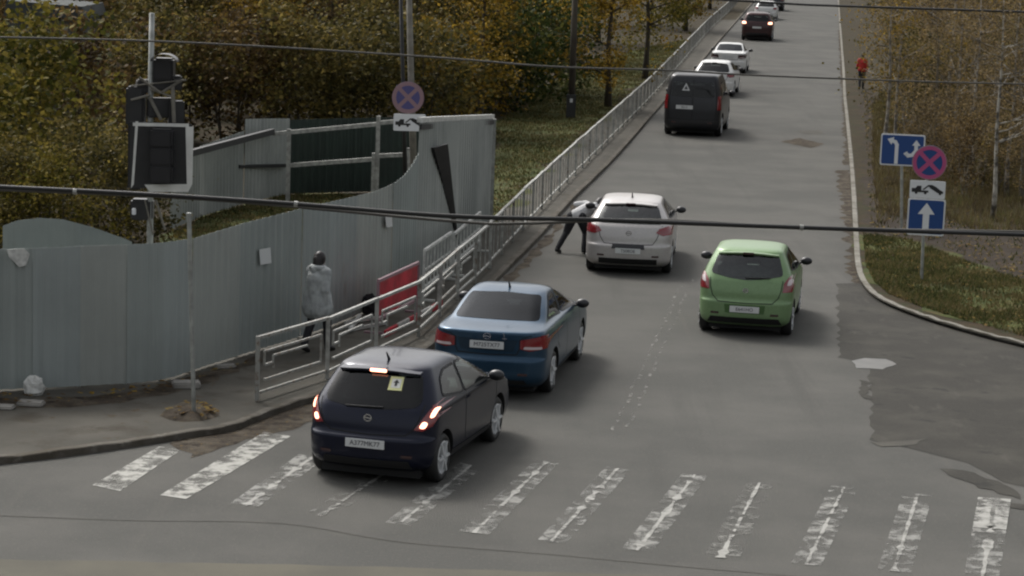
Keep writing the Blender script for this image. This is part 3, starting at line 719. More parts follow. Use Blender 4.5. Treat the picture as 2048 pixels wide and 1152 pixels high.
CORSA = dict(glass=MT['glassdark'], sglass=MT['glasslight'], L=4.0, wb=2.45, ro=.64, rw=.315, w=.865, mx=.82, paint=P_black, spokes=6,
  rows=[(.19, .20, 3.84, .76, .25, .06), (.28, .05, 3.95, .83, .28, .08), (.42, .0, 4.0, .862, .30, .10), (.60, .0, 4.0, .868, .30, .10), (.66, .045, 3.97, .868, .30, .10), (.80, .07, 3.85, .868, .30, .10), (.93, .11, 3.3, .855, .30, .10), (1.00, .15, 3.0, .83, .30, .10), (1.10, .24, 2.78, .785, .28, .10), (1.25, .38, 2.45, .71, .26, .09), (1.38, .50, 2.12, .635, .24, .08), (1.44, .57, 1.95, .59, .24, .08), (1.475, .72, 1.8, .50, .25, .06), (1.49, .95, 1.6, .36, .2, .03)],
  rwin=[(-.60, 1.02), (-.30, .985), (0, .975), (.30, .985), (.60, 1.02), (.645, 1.10), (.555, 1.375), (-.555, 1.375), (-.645, 1.10)],
  swin=[[(.72, 1.10), (1.42, 1.02), (1.50, 1.02), (1.55, 1.37), (1.10, 1.36), (.86, 1.28)], [(1.56, 1.015), (2.82, .99), (2.45, 1.20), (2.10, 1.36), (1.61, 1.37)]],
  tl=[[(.66, .84), (.60, .76), (.70, .74), (.80, .80), (.85, .93), (.845, 1.03), (.79, 1.07), (.74, .98)]], tls=[[(.10, .82), (.32, .90), (.42, 1.04), (.20, 1.06)]],
  tli=[rounded([(.655, .785), (.72, .77), (.755, .84), (.70, .865)], .03), rounded([(.755, .90), (.80, .90), (.825, 1.0), (.785, 1.01)], .03)], tlim=MT['lit'],
  plate=(0, .555, .52, .112, 'A377MK77'), mirror=(2.62, 1.03), handles=[(1.62, .90)],
  doors=[[(1.52, .99), (1.50, .5), (1.55, .36)], [(2.95, .95), (2.92, .4)]], sill=[(.98, .27), (2.8, .25), (2.8, .33), (.98, .35)],
  seams=[[(0, .665), (.50, .68), (.60, .76), (.66, .90), (.69, 1.05)]],
  extra=[('bumper_insert', [(-.60, .25), (.60, .25), (.56, .36), (-.56, .36)], MT['dark'])],
  bits=[wiper(-.32, .18, .995), badge(.87, .055), antenna(.85), spoiler(.54, 1.43, .10, True, P_black)])
CRUZE = dict(cz=1.12, glass=glassmat('dark tinted rear glass', (.10, .11, .12), refl=(.4, .42, .45), ior=1.3), sglass=MT['glass'], L=4.6, wb=2.685, ro=.98, rw=.325, w=.89, mx=.84, paint=P_blue, spokes=5,
  rows=[(.19, .22, 4.4, .78, .28, .06), (.28, .06, 4.5, .86, .30, .09), (.42, .0, 4.6, .888, .32, .12), (.60, .0, 4.6, .893, .32, .12), (.66, .04, 4.57, .893, .32, .12), (.80, .045, 4.45, .89, .32, .12), (.92, .05, 4.0, .875, .32, .12), (1.00, .05, 3.65, .855, .30, .12), (1.045, .08, 3.5, .83, .30, .12), (1.065, .22, 3.42, .79, .28, .11), (1.09, .52, 3.35, .755, .26, .08), (1.14, .72, 3.2, .735, .26, .08), (1.27, 1.04, 2.9, .68, .24, .07), (1.39, 1.38, 2.55, .61, .24, .06), (1.44, 1.58, 2.35, .56, .22, .05), (1.47, 1.8, 2.2, .44, .2, .03)],
  rwin=[(-.665, 1.125), (.665, 1.125), (.555, 1.405), (0, 1.425), (-.555, 1.405)],
  swin=[[(1.05, 1.12), (1.45, 1.10), (2.0, 1.08), (2.05, 1.39), (1.65, 1.37)], [(2.10, 1.08), (3.2, 1.05), (2.85, 1.25), (2.55, 1.38), (2.14, 1.40)]],
  tl=[[(.50, .80), (.64, .77), (.86, .80), (.875, .97), (.80, .99), (.60, .955), (.50, .93)]], tls=[[(.10, .82), (.36, .86), (.44, .98), (.2, 1.0)]],
  tli=[rounded([(.545, .80), (.80, .795), (.80, .83), (.56, .84)], .02)], tlim=MT['lampclear'],
  plate=(0, .845, .52, .112, 'M725TX77'), mirror=(3.02, 1.06), handles=[(1.75, .93), (2.75, .92)],
  doors=[[(2.07, 1.05), (2.05, .4)], [(3.3, 1.0), (3.28, .4)], [(1.28, 1.05), (1.20, .75), (1.38, .62)]], sill=[(1.35, .26), (3.3, .25), (3.3, .32), (1.35, .33)],
  seams=[[(0, .70), (.45, .71), (.49, .80), (.485, .93), (.58, .98), (.70, 1.02)]],
  extra=[('plate_recess', [(-.40, .76), (.40, .76), (.46, .93), (-.46, .93)], mat('blue shaded as recess', (.012, .03, .05), .35, metal=.4)), ('bumper_insert', [(-.62, .25), (.62, .25), (.58, .33), (-.58, .33)], MT['dark'])],  # flat panel round the plate: recess shade painted as a darker body blue
  bits=[badge(.975, .06), antenna(1.75)])
YARIS = dict(L=3.78, wb=2.4, ro=.60, rw=.30, w=.845, mx=.80, paint=P_green, spokes=7, glass=MT['glasslight'],
  rows=[(.19, .18, 3.66, .75, .24, .06), (.28, .05, 3.72, .82, .26, .07), (.42, .0, 3.78, .842, .28, .09), (.60, .0, 3.78, .847, .28, .09), (.66, .035, 3.75, .847, .28, .09), (.80, .05, 3.62, .847, .28, .09), (.95, .09, 3.1, .835, .28, .09), (1.03, .13, 2.85, .81, .28, .09), (1.14, .21, 2.65, .765, .26, .09), (1.28, .31, 2.35, .70, .24, .08), (1.42, .42, 2.02, .63, .24, .08), (1.48, .48, 1.85, .59, .24, .08), (1.515, .62, 1.7, .50, .25, .06), (1.53, .85, 1.5, .36, .2, .03)],
  rwin=[(-.62, 1.09), (-.3, 1.03), (0, 1.005), (.3, 1.03), (.62, 1.09), (.63, 1.14), (.54, 1.415), (-.54, 1.415), (-.63, 1.14)],
  swin=[[(.62, 1.16), (1.30, 1.08), (1.35, 1.41), (.85, 1.39)], [(1.40, 1.075), (2.72, 1.03), (2.3, 1.28), (1.98, 1.42), (1.44, 1.43)]],
  tl=[[(.64, .82), (.80, .82), (.835, .95), (.82, 1.09), (.74, 1.08), (.66, .98)]], tls=[[(.08, .86), (.28, .92), (.34, 1.08), (.14, 1.10)]],
  tli=[rounded([(.70, .93), (.78, .94), (.79, 1.03), (.73, 1.03)], .03)], tlim=MT['lampclear'],
  plate=(0, .50, .52, .112, 'E641HO'), mirror=(2.5, 1.07), handles=[(1.40, .95), (2.2, .94)], mirm=MT['blackgloss'],
  doors=[[(1.37, 1.05), (1.33, .4)], [(2.75, 1.0), (2.7, .4)]], sill=[(.92, .26), (2.7, .25), (2.7, .32), (.92, .33)],
  seams=[[(0, .61), (.48, .62), (.58, .72), (.62, .85), (.64, 1.02)]],
  extra=[('bumper_insert', [(-.66, .24), (.66, .24), (.60, .35), (-.60, .35)], MT['dark']), ('plate_recess', [(-.34, .43), (.34, .43), (.36, .58), (-.36, .58)], mat('green shaded as recess', (.05, .11, .03), .4))],  # recess shade is put into the colour, a darker green laid flat
  bits=[wiper(-.02, .42, 1.045), badge(.83, .05), spoiler(.53, 1.465, .08, False, P_green)])
ASTRA = dict(L=4.4, wb=2.68, ro=.78, rw=.325, w=.905, mx=.86, paint=P_silver, spokes=5, glass=MT['glasslight'],
  rows=[(.19, .20, 4.25, .80, .28, .06), (.28, .05, 4.33, .88, .30, .09), (.42, .0, 4.4, .90, .32, .12), (.60, .0, 4.4, .905, .32, .12), (.66, .04, 4.37, .905, .32, .12), (.80, .06, 4.2, .905, .32, .12), (.95, .10, 3.7, .89, .32, .12), (1.03, .15, 3.4, .86, .30, .12), (1.14, .27, 3.1, .80, .28, .10), (1.28, .43, 2.75, .715, .26, .09), (1.40, .58, 2.4, .64, .24, .08), (1.455, .68, 2.2, .60, .24, .08), (1.49, .85, 2.0, .50, .25, .06), (1.505, 1.1, 1.8, .36, .2, .03)],
  rwin=[(-.66, 1.06), (.66, 1.06), (.67, 1.12), (.57, 1.385), (0, 1.415), (-.57, 1.385), (-.67, 1.12)],
  swin=[[(.90, 1.14), (1.75, 1.07), (1.80, 1.40), (1.15, 1.37)], [(1.86, 1.065), (3.1, 1.03), (2.7, 1.28), (2.4, 1.40), (1.90, 1.42)]],
  tl=[[(.56, .90), (.70, .84), (.87, .86), (.885, 1.0), (.80, 1.03), (.62, .98)]], tls=[[(.12, .88), (.34, .93), (.40, 1.02), (.2, 1.04)]],
  plate=(0, .52, .52, .112, 'T508OE'), mirror=(2.95, 1.06), handles=[(1.9, .95)],
  doors=[[(1.84, 1.04), (1.80, .4)], [(3.15, 1.0), (3.1, .4)]], sill=[(1.12, .26), (3.1, .25), (3.1, .32), (1.12, .33)],
  seams=[[(0, .64), (.50, .66), (.58, .78), (.62, .9), (.68, 1.04)]],
  extra=[('bumper_insert', [(-.34, .56), (.34, .56), (.32, .66), (-.32, .66)], MT['blackgloss']), ('bumper_lower', [(-.60, .24), (.60, .24), (.60, .36), (-.60, .36)], MT['dark'])],
  bits=[badge(.88, .06), antenna(1.1), spoiler(.55, 1.445, .10, False, P_silver)])
VAN = dict(glass=MT['glassdark'], L=4.4, wb=2.7, ro=.78, rw=.32, w=.90, mx=.88, paint=P_vandark, spokes=8,
  rows=[(.22, .12, 4.3, .82, .20, .04), (.32, .02, 4.36, .88, .22, .05), (.46, .0, 4.4, .90, .22, .05), (.70, .0, 4.38, .905, .2, .05), (.95, .02, 4.0, .90, .2, .05), (1.10, .04, 3.55, .885, .2, .05), (1.3, .07, 3.2, .85, .2, .05), (1.55, .11, 2.8, .80, .2, .05), (1.72, .16, 2.5, .755, .2, .05), (1.79, .24, 2.35, .70, .2, .05), (1.82, .38, 2.2, .6, .2, .04)],
  rwin=[(-.68, 1.16), (.68, 1.16), (.62, 1.60), (-.62, 1.60)],
  swin=[[(.5, 1.18), (1.6, 1.16), (1.6, 1.56), (.6, 1.56)], [(2.0, 1.14), (3.15, 1.10), (2.65, 1.55), (2.05, 1.58)]],
  tl=[[(.76, .80), (.87, .80), (.85, 1.22), (.76, 1.20)]], tls=[[(.08, .80), (.22, .82), (.22, 1.2), (.12, 1.2)]],
  plate=(-.24, .86, .52, .112, 'B213'), mirror=(3.0, 1.15), handles=[(1.7, 1.0)], doors=[[(1.85, 1.5), (1.85, .4)]], sill=[(1.15, .28), (3.1, .27), (3.1, .35), (1.15, .36)],
  seams=[[(0, .50), (.70, .52), (.74, .8), (.73, 1.2), (.66, 1.66)], [(0, .5), (.01, 1.66)]],
  extra=[('bumper', [(-.84, .30), (.84, .30), (.84, .50), (-.84, .50)], MT['blackgloss'])], bits=[])
def vansticker(root, bvh, ro):
    P = [(-.34, 1.34), (-.10, 1.34), (-.22, 1.56)]; v, f = proj(bvh, P, 'rear', ro, .05, .013); m_ = MB(); m_.add(v, f); o = m_.build('warning_sticker', MT['plate'], root)
    P = [(-.28, 1.375), (-.16, 1.375), (-.22, 1.49)]; v, f = proj(bvh, P, 'rear', ro, .05, .017); m_ = MB(); m_.add(v, f); m_.build('sticker_centre', MT['blackgloss'], o)
VAN['bits'] = [vansticker]
SUVD = dict(L=4.5, wb=2.65, ro=.85, rw=.36, w=.93, mx=.90, paint=P_dred, spokes=5,
  rows=[(.26, .18, 4.35, .82, .28, .06), (.36, .04, 4.45, .90, .30, .09), (.52, .0, 4.5, .925, .30, .1), (.75, .0, 4.47, .93, .30, .1), (.95, .03, 4.1, .925, .30, .1), (1.08, .07, 3.6, .90, .28, .1), (1.18, .14, 3.3, .86, .28, .1), (1.35, .25, 3.0, .80, .26, .09), (1.52, .36, 2.65, .73, .24, .08), (1.62, .46, 2.4, .66, .24, .08), (1.66, .60, 2.2, .55, .25, .06), (1.68, .85, 2.0, .4, .2, .03)],
  rwin=[(-.68, 1.17), (.68, 1.17), (.60, 1.52), (-.60, 1.52)],
  swin=[[(.8, 1.2), (1.75, 1.16), (1.8, 1.54), (1.05, 1.52)], [(1.86, 1.15), (3.2, 1.12), (2.8, 1.4), (2.5, 1.55), (1.92, 1.56)]],
  tl=[[(.62, .98), (.88, .98), (.88, 1.14), (.66, 1.14)]], plate=(0, .80, .52, .112, ''), mirror=(3.0, 1.16), handles=[], doors=[[(1.83, 1.1), (1.8, .5)]],
  seams=[[(0, .62), (.66, .64), (.7, 1.1)]], extra=[('bumper_lower', [(-.70, .30), (.70, .30), (.66, .48), (-.66, .48)], MT['blackgloss'])], bits=[])

def sticker_corsa(root, bvh, ro):
    P = [(.17, 1.19), (.35, 1.19), (.34, 1.34), (.17, 1.34)]
    v, f = proj(bvh, P, 'rear', ro, .06, .013); m_ = MB(); m_.add(v, f)
    o = m_.build('window_sticker', mat('pale yellow sticker', (.62, .62, .30), .5), root)
    for poly, M_, nm in (([(.20, 1.215), (.32, 1.215), (.32, 1.315), (.20, 1.315)], 'white', 'sticker_field'), ([(.245, 1.235), (.275, 1.235), (.275, 1.27), (.30, 1.27), (.26, 1.305), (.22, 1.27), (.245, 1.27)], 'signblack', 'sticker_mark')):
        v, f = proj(bvh, poly, 'rear', ro, .06, .016 if nm == 'sticker_field' else .019); m_ = MB(); m_.add(v, f); m_.build(nm, MT[M_], o)
CORSA['bits'].append(sticker_corsa)
def plaque(root, bvh, ro):
    h = bvh.ray_cast(Vector((.27, -6, .98)), Vector((0, 1, 0)))[0]; m_ = MB()
    m_.bar(h + Vector((-.02, -.012, .05)), h + Vector((.0, -.012, -.04)), .012, .02); m_.bar(h + Vector((-.04, -.012, -.03)), h + Vector((.03, -.012, -.035)), .012, .02); m_.build('model_mark', MT['chrome'], root)
CRUZE['bits'].append(plaque)

car(CORSA, 'hatchback_car', 'black hatchback with lit brake lights, nearest car, beside the start of the railing', 'car', (880, 962), 15.5)
car(CRUZE, 'sedan_car', 'steel blue sedan just ahead of the black hatchback', 'car', (1100, 783), 10.5)
car(YARIS, 'hatchback_car', 'small apple green hatchback alone in the right lane', 'car', (1579, 669), 10)
car(ASTRA, 'hatchback_car', 'silver hatchback with a person bending at its left side', 'car', (1338, 545), 5.5)
vr = car(VAN, 'cargo_van', 'dark grey van with a white triangle sticker in its rear window', 'van', (1434, 272), 9.5); vr.scale = (1.12, 1.05, 1.18)
A2 = dict(ASTRA); A2['paint'] = P_white; A2['plate'] = (0, .52, .52, .112, ''); A2['bits'] = [spoiler(.55, 1.445, .10, False, P_white)]; A2['glass'] = MT['glass']
A2['tlm'] = MT['lampred']
car(A2, 'hatchback_car', 'white hatchback mostly hidden in front of the dark van', 'car', (1466, 193), 9.5)
C2 = dict(CRUZE); C2['paint'] = P_white; C2['plate'] = (0, .845, .52, .112, ''); C2['bits'] = []; C2['tlm'] = MT['lampdark']; C2['extra'] = [('bumper_insert', [(-.5, .25), (.5, .25), (.5, .45), (-.5, .45)], MT['dark'])]
car(C2, 'sedan_car', 'white sedan in the queue, second car beyond the dark van', 'car', (1490, 147), 8.5)
S2 = dict(SUVD); S2['tli'] = [rounded([(.64, 1.0), (.87, 1.0), (.87, 1.12), (.66, 1.12)], .03)]; S2['tlim'] = MT['lit']
car(S2, 'suv_car', 'dark red brown car with its brake lights lit, far up the queue', 'car', (1540, 82), 8).scale = (1.1, 1, 1.1)
A3 = dict(A2); car(A3, 'hatchback_car', 'far white car just in front of the dark car with lit brake lights', 'car', (1552, 40), 8.5)
S3 = dict(SUVD); S3['paint'] = P_grey; car(S3, 'suv_car', 'farthest dark car at the head of the queue, at the top edge', 'car', (1566, 22), 8)

# ------------------------------------------------------------------ fence (grey sheet metal site fence)
FB = [(-260, 800), (-60, 787), (0, 783), (90, 779), (174, 775), (230, 772), (278, 769), (320, 763), (347, 758), (412, 734), (460, 720), (503, 706), (560, 690), (640, 662), (740, 622), (795, 590), (832, 562)]
FT = [(-260, 502), (-60, 499), (0, 498), (65, 496), (120, 494), (169, 491), (252, 489), (325, 485), (382, 477), (430, 462), (477, 448), (520, 437), (564, 426), (620, 411), (680, 398), (740, 384), (775, 371), (800, 352), (820, 326), (832, 300), (838, 262)]
def interp(P, x):
    for i in range(len(P) - 1):
        if P[i][0] <= x <= P[i + 1][0]: return P[i][1] + (P[i + 1][1] - P[i][1]) * (x - P[i][0]) / (P[i + 1][0] - P[i][0])
    return P[-1][1] if x > P[-1][0] else P[0][1]
def sheetfence(root, name, pts, tops, material, depth=.007, pitch=.2, jit=0, seed=1, thick=.004, lift=0):
    """corrugated sheet along ground points; tops are heights; one mesh per stretch"""
    mb = MB(); acc = 0; cols = []; rnd = random.Random(seed)
    for i in range(len(pts) - 1):
        a, b = pts[i], pts[i + 1]; L = (b - a).length; n = max(1, int(L / (pitch / 4))); t = (b - a).normalized(); nn = Vector((t.y, -t.x, 0))
        for k in range(n):
            u = k / n; ph = ((acc + L * u) / pitch) % 1
            dpt = depth * max(-1, min(1, 2.2 * math.sin(2 * math.pi * ph)))
            cols.append((a.lerp(b, u) + nn * (dpt + lift), tops[i] + (tops[i + 1] - tops[i]) * u, nn))
        acc += L
    cols.append((pts[-1], tops[-1], nn))
    for p, h, nn in cols:
        for z in (.03, h * .5, h): mb.v.append(p + Vector((0, 0, z)))
        for z in (.03, h * .5, h): mb.v.append(p + Vector((0, 0, z)) - nn * thick)
    for i in range(len(cols) - 1):
        o = i * 6
        for k in (0, 1):
            mb.f.append((o + k, o + k + 1, o + 7 + k, o + 6 + k)); mb.f.append((o + 3 + k, o + 9 + k, o + 10 + k, o + 4 + k))
        mb.f.append((o + 2, o + 5, o + 11, o + 8))
    return mb.build(name, material, root, world=True)
fx = [-260, -160, -60, 0, 65, 120, 160, 205, 252, 290, 325, 350, 382, 410, 440, 477, 520, 564, 600, 640, 680, 710, 740, 760, 780, 800, 815, 830]
base = [at(x, interp(FB, x), KZ) for x in fx]; tops = [hgt(p, interp(FT, x)) for p, x in zip(base, fx)]
root = thing('site_fence', 'long grey green sheet metal fence curving along the sidewalk', 'fence', at(400, 740, KZ))
cuts = [0, 4, 6, 8, 10, 12, 15, 18, 21, 24, 27]
for i in range(len(cuts) - 1):
    a, b = cuts[i], cuts[i + 1]
    sheetfence(root, 'fence_panel', base[a:b + 1], tops[a:b + 1], MT['fence%d' % (i * 2 % 3)], seed=i, depth=.009 if i % 3 else .014, lift=.012 * (i % 2))
    p = base[b]; t = (base[b] - base[b - 1]).normalized(); back = Vector((-t.y, t.x, 0)) * .06
    mb = MB(); mb.box(p + back + Vector((0, 0, tops[b] * .47)), (.05, .05, tops[b] * .94)); mb.build('post', MT['galv'], root, world=True)
# tall end part of the fence, with its light top rail
EX = [830, 850, 880, 910, 940, 960, 978]; EB = [(830, 563), (880, 530), (910, 505), (940, 480), (978, 442)]; ET = [(830, 246), (880, 243), (978, 238)]
eb = [at(x, interp(EB, x), KZ) for x in EX]; et = [hgt(p, interp(ET, x)) for p, x in zip(eb, EX)]
root2 = thing('tall_fence', 'tall pale grey fence end with a light top rail, behind the railing', 'fence', eb[3])
sheetfence(root2, 'fence_panel', eb[:4], et[:4], MT['fencel'], .012)
sheetfence(root2, 'fence_panel', eb[3:], et[3:], MT['fencel'], .03, .28)
mb = MB(); mb.bar(eb[0] + Vector((0, 0, et[0] + .06)), eb[-1] + Vector((0, 0, et[-1] + .06)), .10, .10); mb.build('top_rail', MT['railwhite'], root2, world=True)
mb = MB(); mb.bar(eb[0] + Vector((.03, -.05, et[0] - .07)), eb[-1] + Vector((.03, -.05, et[-1] - .07)), .03, .10); mb.build('dark_strip', MT['blackplate'], root2, world=True)
mb = MB(); q = eb[-1]; mb.box(q + Vector((.05, .05, et[-1] / 2)), (.08, .08, et[-1])); mb.build('post', MT['galv'], root2, world=True)
bq = [eb[-1] + Vector((.02, .1, 0)), eb[-1] + Vector((-.9, 2.0, 0)), eb[-1] + Vector((-1.9, 4.0, 0))]
sheetfence(root2, 'fence_panel', bq, [et[-1] - .05, et[-1] - .5, et[-1] - .95], MT['fence'])
# dark board leaning on the tall fence
a = at(908, 497, KZ) + Vector((.12, -.25, 0)); mb = MB()
top1 = aty(868, 296, eb[1].y + .1); top2 = aty(896, 288, eb[1].y + .5); bot1 = aty(904, 470, a.y + .1); bot2 = aty(918, 492, a.y)
mb.add([bot1, bot2, top2, top1], [(0, 1, 2, 3)]); off = Vector((-.06, .04, 0)); mb.v += [v + off for v in mb.v[:4]]; mb.f += [(4, 5, 6, 7), (0, 1, 5, 4), (1, 2, 6, 5), (2, 3, 7, 6), (3, 0, 4, 7)]
tag(mb.build('leaning_board', MT['blackplate']), 'long black board leaning against the tall pale fence end', 'board')
# second sheet with a rounded top behind the left fence
hx = [(6, 452), (35, 441), (80, 436), (126, 439), (182, 454), (252, 479), (262, 484)]
hb = [at(x, 748 - x * .03, KZ) for x, y in hx]; ht_ = [hgt(p, y) for p, (x, y) in zip(hb, hx)]
root3 = thing('fence_sheet', 'round topped grey metal sheet standing behind the left end of the fence', 'fence', hb[2])
sheetfence(root3, 'fence_panel', hb, ht_, MT['fence'])
# posters and rags on the fence
def on_fence(name, pl, material, label, cat, lift=.05):
    cx = sum(p[0] for p in pl) / len(pl); b = at(cx, interp(FB, cx), KZ); b2 = at(cx + 25, interp(FB, cx + 25), KZ); t = (b2 - b).normalized(); nn = Vector((t.y, -t.x, 0))
    O = b + nn * lift; vs = []
    for p in pl:
        d_ = ray(*p); k = (O - CAM).dot(nn) / d_.dot(nn); vs.append(CAM + d_ * k)
    mb = MB(); tri = tessellate_polygon([[Vector((p[0], p[1], 0)) for p in pl]]); mb.v = vs + [v - nn * .006 for v in vs]; n = len(vs)
    mb.f = [tuple(t_) for t_ in tri] + [tuple(i + n for i in t_) for t_ in tri] + [(i, (i + 1) % n, n + (i + 1) % n, n + i) for i in range(n)]
    return tag(mb.build(name, material), label, cat)
on_fence('paper_notice', [(519, 499), (541, 495), (543, 526), (521, 530)], MT['plate'], 'white paper notice on the grey fence, left of the woman', 'notice')
on_fence('paper_notice', [(771, 431), (784, 430), (785, 453), (773, 455)], MT['plate'], 'small white notice high on the fence below the overhead cable', 'notice', .06)
on_fence('torn_poster', [(14, 499), (48, 497), (60, 508), (52, 531), (38, 534), (27, 522), (18, 514)], MT['bag'], 'torn white sheet at the top of the fence, far left', 'poster')
rnd = random.Random(3)
def lump(name, px, py, r, material, label, cat, zr=.6, z=KZ, jit=.2):
    p = at(px, py, z); mb = MB(); mb.ell((0, 0, r * zr * .75), (r, r * .8, r * zr), 12, 8, jit, rnd); o = mb.build(name, material, smooth=False); o.location = p
    return tag(o, label, cat)
lump('plastic_bag', 68, 790, .15, MT['bag'], 'crumpled white plastic bag standing at the fence foot, far left', 'bag', 1.1)
def slab(px, py, sx, sy, sz, rz, label):
    mb = MB(); mb.box((0, 0, sz / 2), (sx, sy, sz), Matrix.Rotation(.06, 3, 'X')); o = mb.build('concrete_slab', MT['concrete'], bevel=.02); o.location = at(px, py, KZ) + Vector((0, 0, .005)); o.rotation_euler = (0, 0, rz); tag(o, label, 'slab', 'broken slabs along the fence foot')
slab(372, 776, .42, .22, .10, .2, 'broken concrete slab by the fence foot behind the tall thin post')
slab(450, 737, .34, .14, .06, .5, 'flat pale concrete piece by the fence foot, just left of the railing')
slab(62, 812, .38, .2, .07, -.1, 'dark flat concrete piece in front of the white plastic bag')
slab(8, 818, .3, .2, .05, -.1, 'pale concrete piece on the sidewalk at the left edge')
# tall thin post in the soil bed
pb = at(388, 832, KZ); pt_ = aty(378, 430, pb.y)
root = thing('metal_post', 'tall thin metal post standing in a soil bed before the fence', 'post', pb)
mb = MB(); mb.tube([pb, pt_], .032, 10); mb.build('pole', MT['galv'], root, world=True)
mb = MB(); mb.tube([pt_ - Vector((0, 0, .01)), pt_ + Vector((0, 0, .03))], .038, 10); mb.build('cap', MT['galv'], root, world=True)

# ------------------------------------------------------------------ back fence, dark green wall, gate frame
def col(x, yb, yt): p = at(x, yb, KZ); return p, hgt(p, yt)
bp = [(340, 462, 335), (400, 436, 292), (440, 424, 278), (486, 410, 262)]
P_ = [col(*c) for c in bp]
root = thing('back_fence', 'pale grey metal fence at the back of the site, right of the traffic signal', 'fence', P_[1][0])
sheetfence(root, 'fence_panel', [p for p, h in P_], [h for p, h in P_], MT['fencel'], .02)
P2 = [col(488, 410, 238), col(535, 398, 237), col(577, 390, 237)]
sheetfence(root, 'fence_panel', [p for p, h in P2], [h for p, h in P2], MT['fencel'], .02)
mb = MB(); mb.bar(aty(375, 308, P_[0][0].y - .5), aty(545, 263, P2[1][0].y - .3), .12, .14); mb.build('brace', MT['blackplate'], root, world=True)
mb = MB(); mb.bar(aty(478, 333, P2[0][0].y - .3), aty(572, 331, P2[2][0].y - .3), .07, .08); mb.build('brace', MT['blackplate'], root, world=True)
P3 = [col(577, 390, 240), col(700, 386, 236), col(838, 384, 233)]
root = thing('green_wall', 'dark green sheet wall behind the pale rails of the site gate', 'fence', P3[1][0])
sheetfence(root, 'wall_panel', [p for p, h in P3], [h for p, h in P3], MT['darkgreen'], .02)
root = thing('gate_frame', 'bare frame of pale rails and posts before the dark green wall', 'gate', at(700, 400, KZ))
Y3 = P3[0][0].y - 1.2
for a, b in (((545, 268), (757, 248)), ((575, 331), (752, 318)), ((757, 312), (830, 308)), ((757, 246), (790, 243))):
    mb = MB(); mb.bar(aty(*a, Y3), aty(*b, Y3 - .02), .08, .10); mb.build('rail', MT['rail'], root, world=True)
for x, yt in ((578, 258), (757, 232), (748, 306), (818, 296)):
    p = aty(x, yt, Y3 - .08); q = Vector((p.x, p.y, KZ)); mb = MB(); mb.bar(q, p, .10, .08); mb.build('post', MT['rail'], root, world=True)

# ------------------------------------------------------------------ pedestrian railing
TOP = [(516, 675), (660, 635), (759, 596), (839, 564), (911, 504), (975, 452), (1023, 404), (1105, 326), (1230, 217), (1320, 136), (1417, 38), (1458, 3)]
RH = .95
def railbase(px, py):
    # ground point whose top at height RH shows at px,py
    return at(px, py, KZ + RH) - Vector((0, 0, RH))
RB = [railbase(*p) for p in TOP]; RB.append(RB[-1] + (RB[-1] - RB[-3]).normalized() * 30)
line = smoothline(RB, 10)
acc = [0]
for i in range(1, len(line)): acc.append(acc[-1] + (line[i] - line[i - 1]).length)
def along(s):
    for i in range(len(acc) - 1):
        if acc[i] <= s <= acc[i + 1]: return line[i].lerp(line[i + 1], (s - acc[i]) / (acc[i + 1] - acc[i]))
    return line[-1]
root = thing('pedestrian_railing', 'long pale metal railing along the left kerb up the hill', 'railing', line[0])
jr = random.Random(8); total = acc[-1]; N = int(total / 2.0); V = Vector
for i in range(N):
    s0, s1 = i * 2.0, i * 2.0 + 2.0; a, b = along(s0), along(s1); z = lambda p, h: p + V((0, 0, h))
    mb = MB(); mb.bar(z(a, 0), z(a, RH + .02), .06, .06); mb.build('post', MT['rail'] if i % 3 else MT['rail2'], root, world=True)
    if i < 90:
        a = a + V((jr.uniform(-.02, .02), jr.uniform(-.02, .02), jr.uniform(-.015, .015))); mb = MB(); mb.bar(z(a, RH), z(b, RH), .055, .045); mb.bar(z(a, .13), z(b, .13), .035, .035)
        la = lambda t, h: z(a.lerp(b, t), h)
        if i < 6:
            mb.bar(la(.10, .72), la(.90, .72), .032, .032); mb.bar(la(.10, .30), la(.90, .30), .032, .032)
            mb.bar(la(.10, .72), la(.10, .52), .032, .032); mb.bar(la(.90, .72), la(.90, .30), .032, .032)
            mb.bar(la(.10, .52), la(.22, .52), .03, .03); mb.bar(la(.22, .62), la(.22, .44), .03, .03); mb.bar(la(.22, .62), la(.70, .62), .03, .03)
        else:
            for t in (.33, .66): mb.bar(la(t, .13), la(t, RH), .022, .022)
        mb.build('railing_panel', MT['rail'] if i % 4 else MT['rail2'], root, world=True)
# white lattice barrier leaning behind, red sheet barrier
def frame_barrier(name, label, cat, a, b, h, M1, fill=None, bars=0):
    A, B = at(*a, KZ), at(*b, KZ); root = thing(name, label, cat, A)
    mb = MB(); z = lambda p, hh: p + V((0, 0, hh))
    mb.bar(z(A, 0), z(A, h), .05, .05); mb.bar(z(B, 0), z(B, h), .05, .05); mb.bar(z(A, h), z(B, h), .05, .05); mb.bar(z(A, .25), z(B, .25), .05, .05)
    for k in range(bars):
        t = (k + 1) / (bars + 1); mb.bar(z(A.lerp(B, t), .25), z(A.lerp(B, t), h), .03, .03)
    if bars: mb.bar(z(A, h * .6), z(B, h * .6), .03, .03)
    mb.build('frame', M1, root, world=True)
    if fill:
        m2 = MB(); n = 10
        for k in range(n + 1):
            p = A.lerp(B, .02 + .96 * k / n); t = (B - A).normalized(); w_ = V((t.y, -t.x, 0)) * (.02 * math.sin(k * 1.9)); m2.v += [z(p, .30 + .03 * math.sin(k)) + w_, z(p, h * .6) - w_, z(p, h - .04)]
        for k in range(n):
            for j in (0, 1): m2.f.append((k * 3 + j, k * 3 + j + 1, k * 3 + 4 + j, k * 3 + 3 + j))
        m2.build('red_sheet', fill, root, world=True, smooth=True)
    for P in (A, B):
        m3 = MB(); m3.bar(z(P, .02) + V((-.22, .05, 0)), z(P, .02) + V((.22, -.05, 0)), .05, .04); m3.build('foot', M1, root, world=True)
    return root
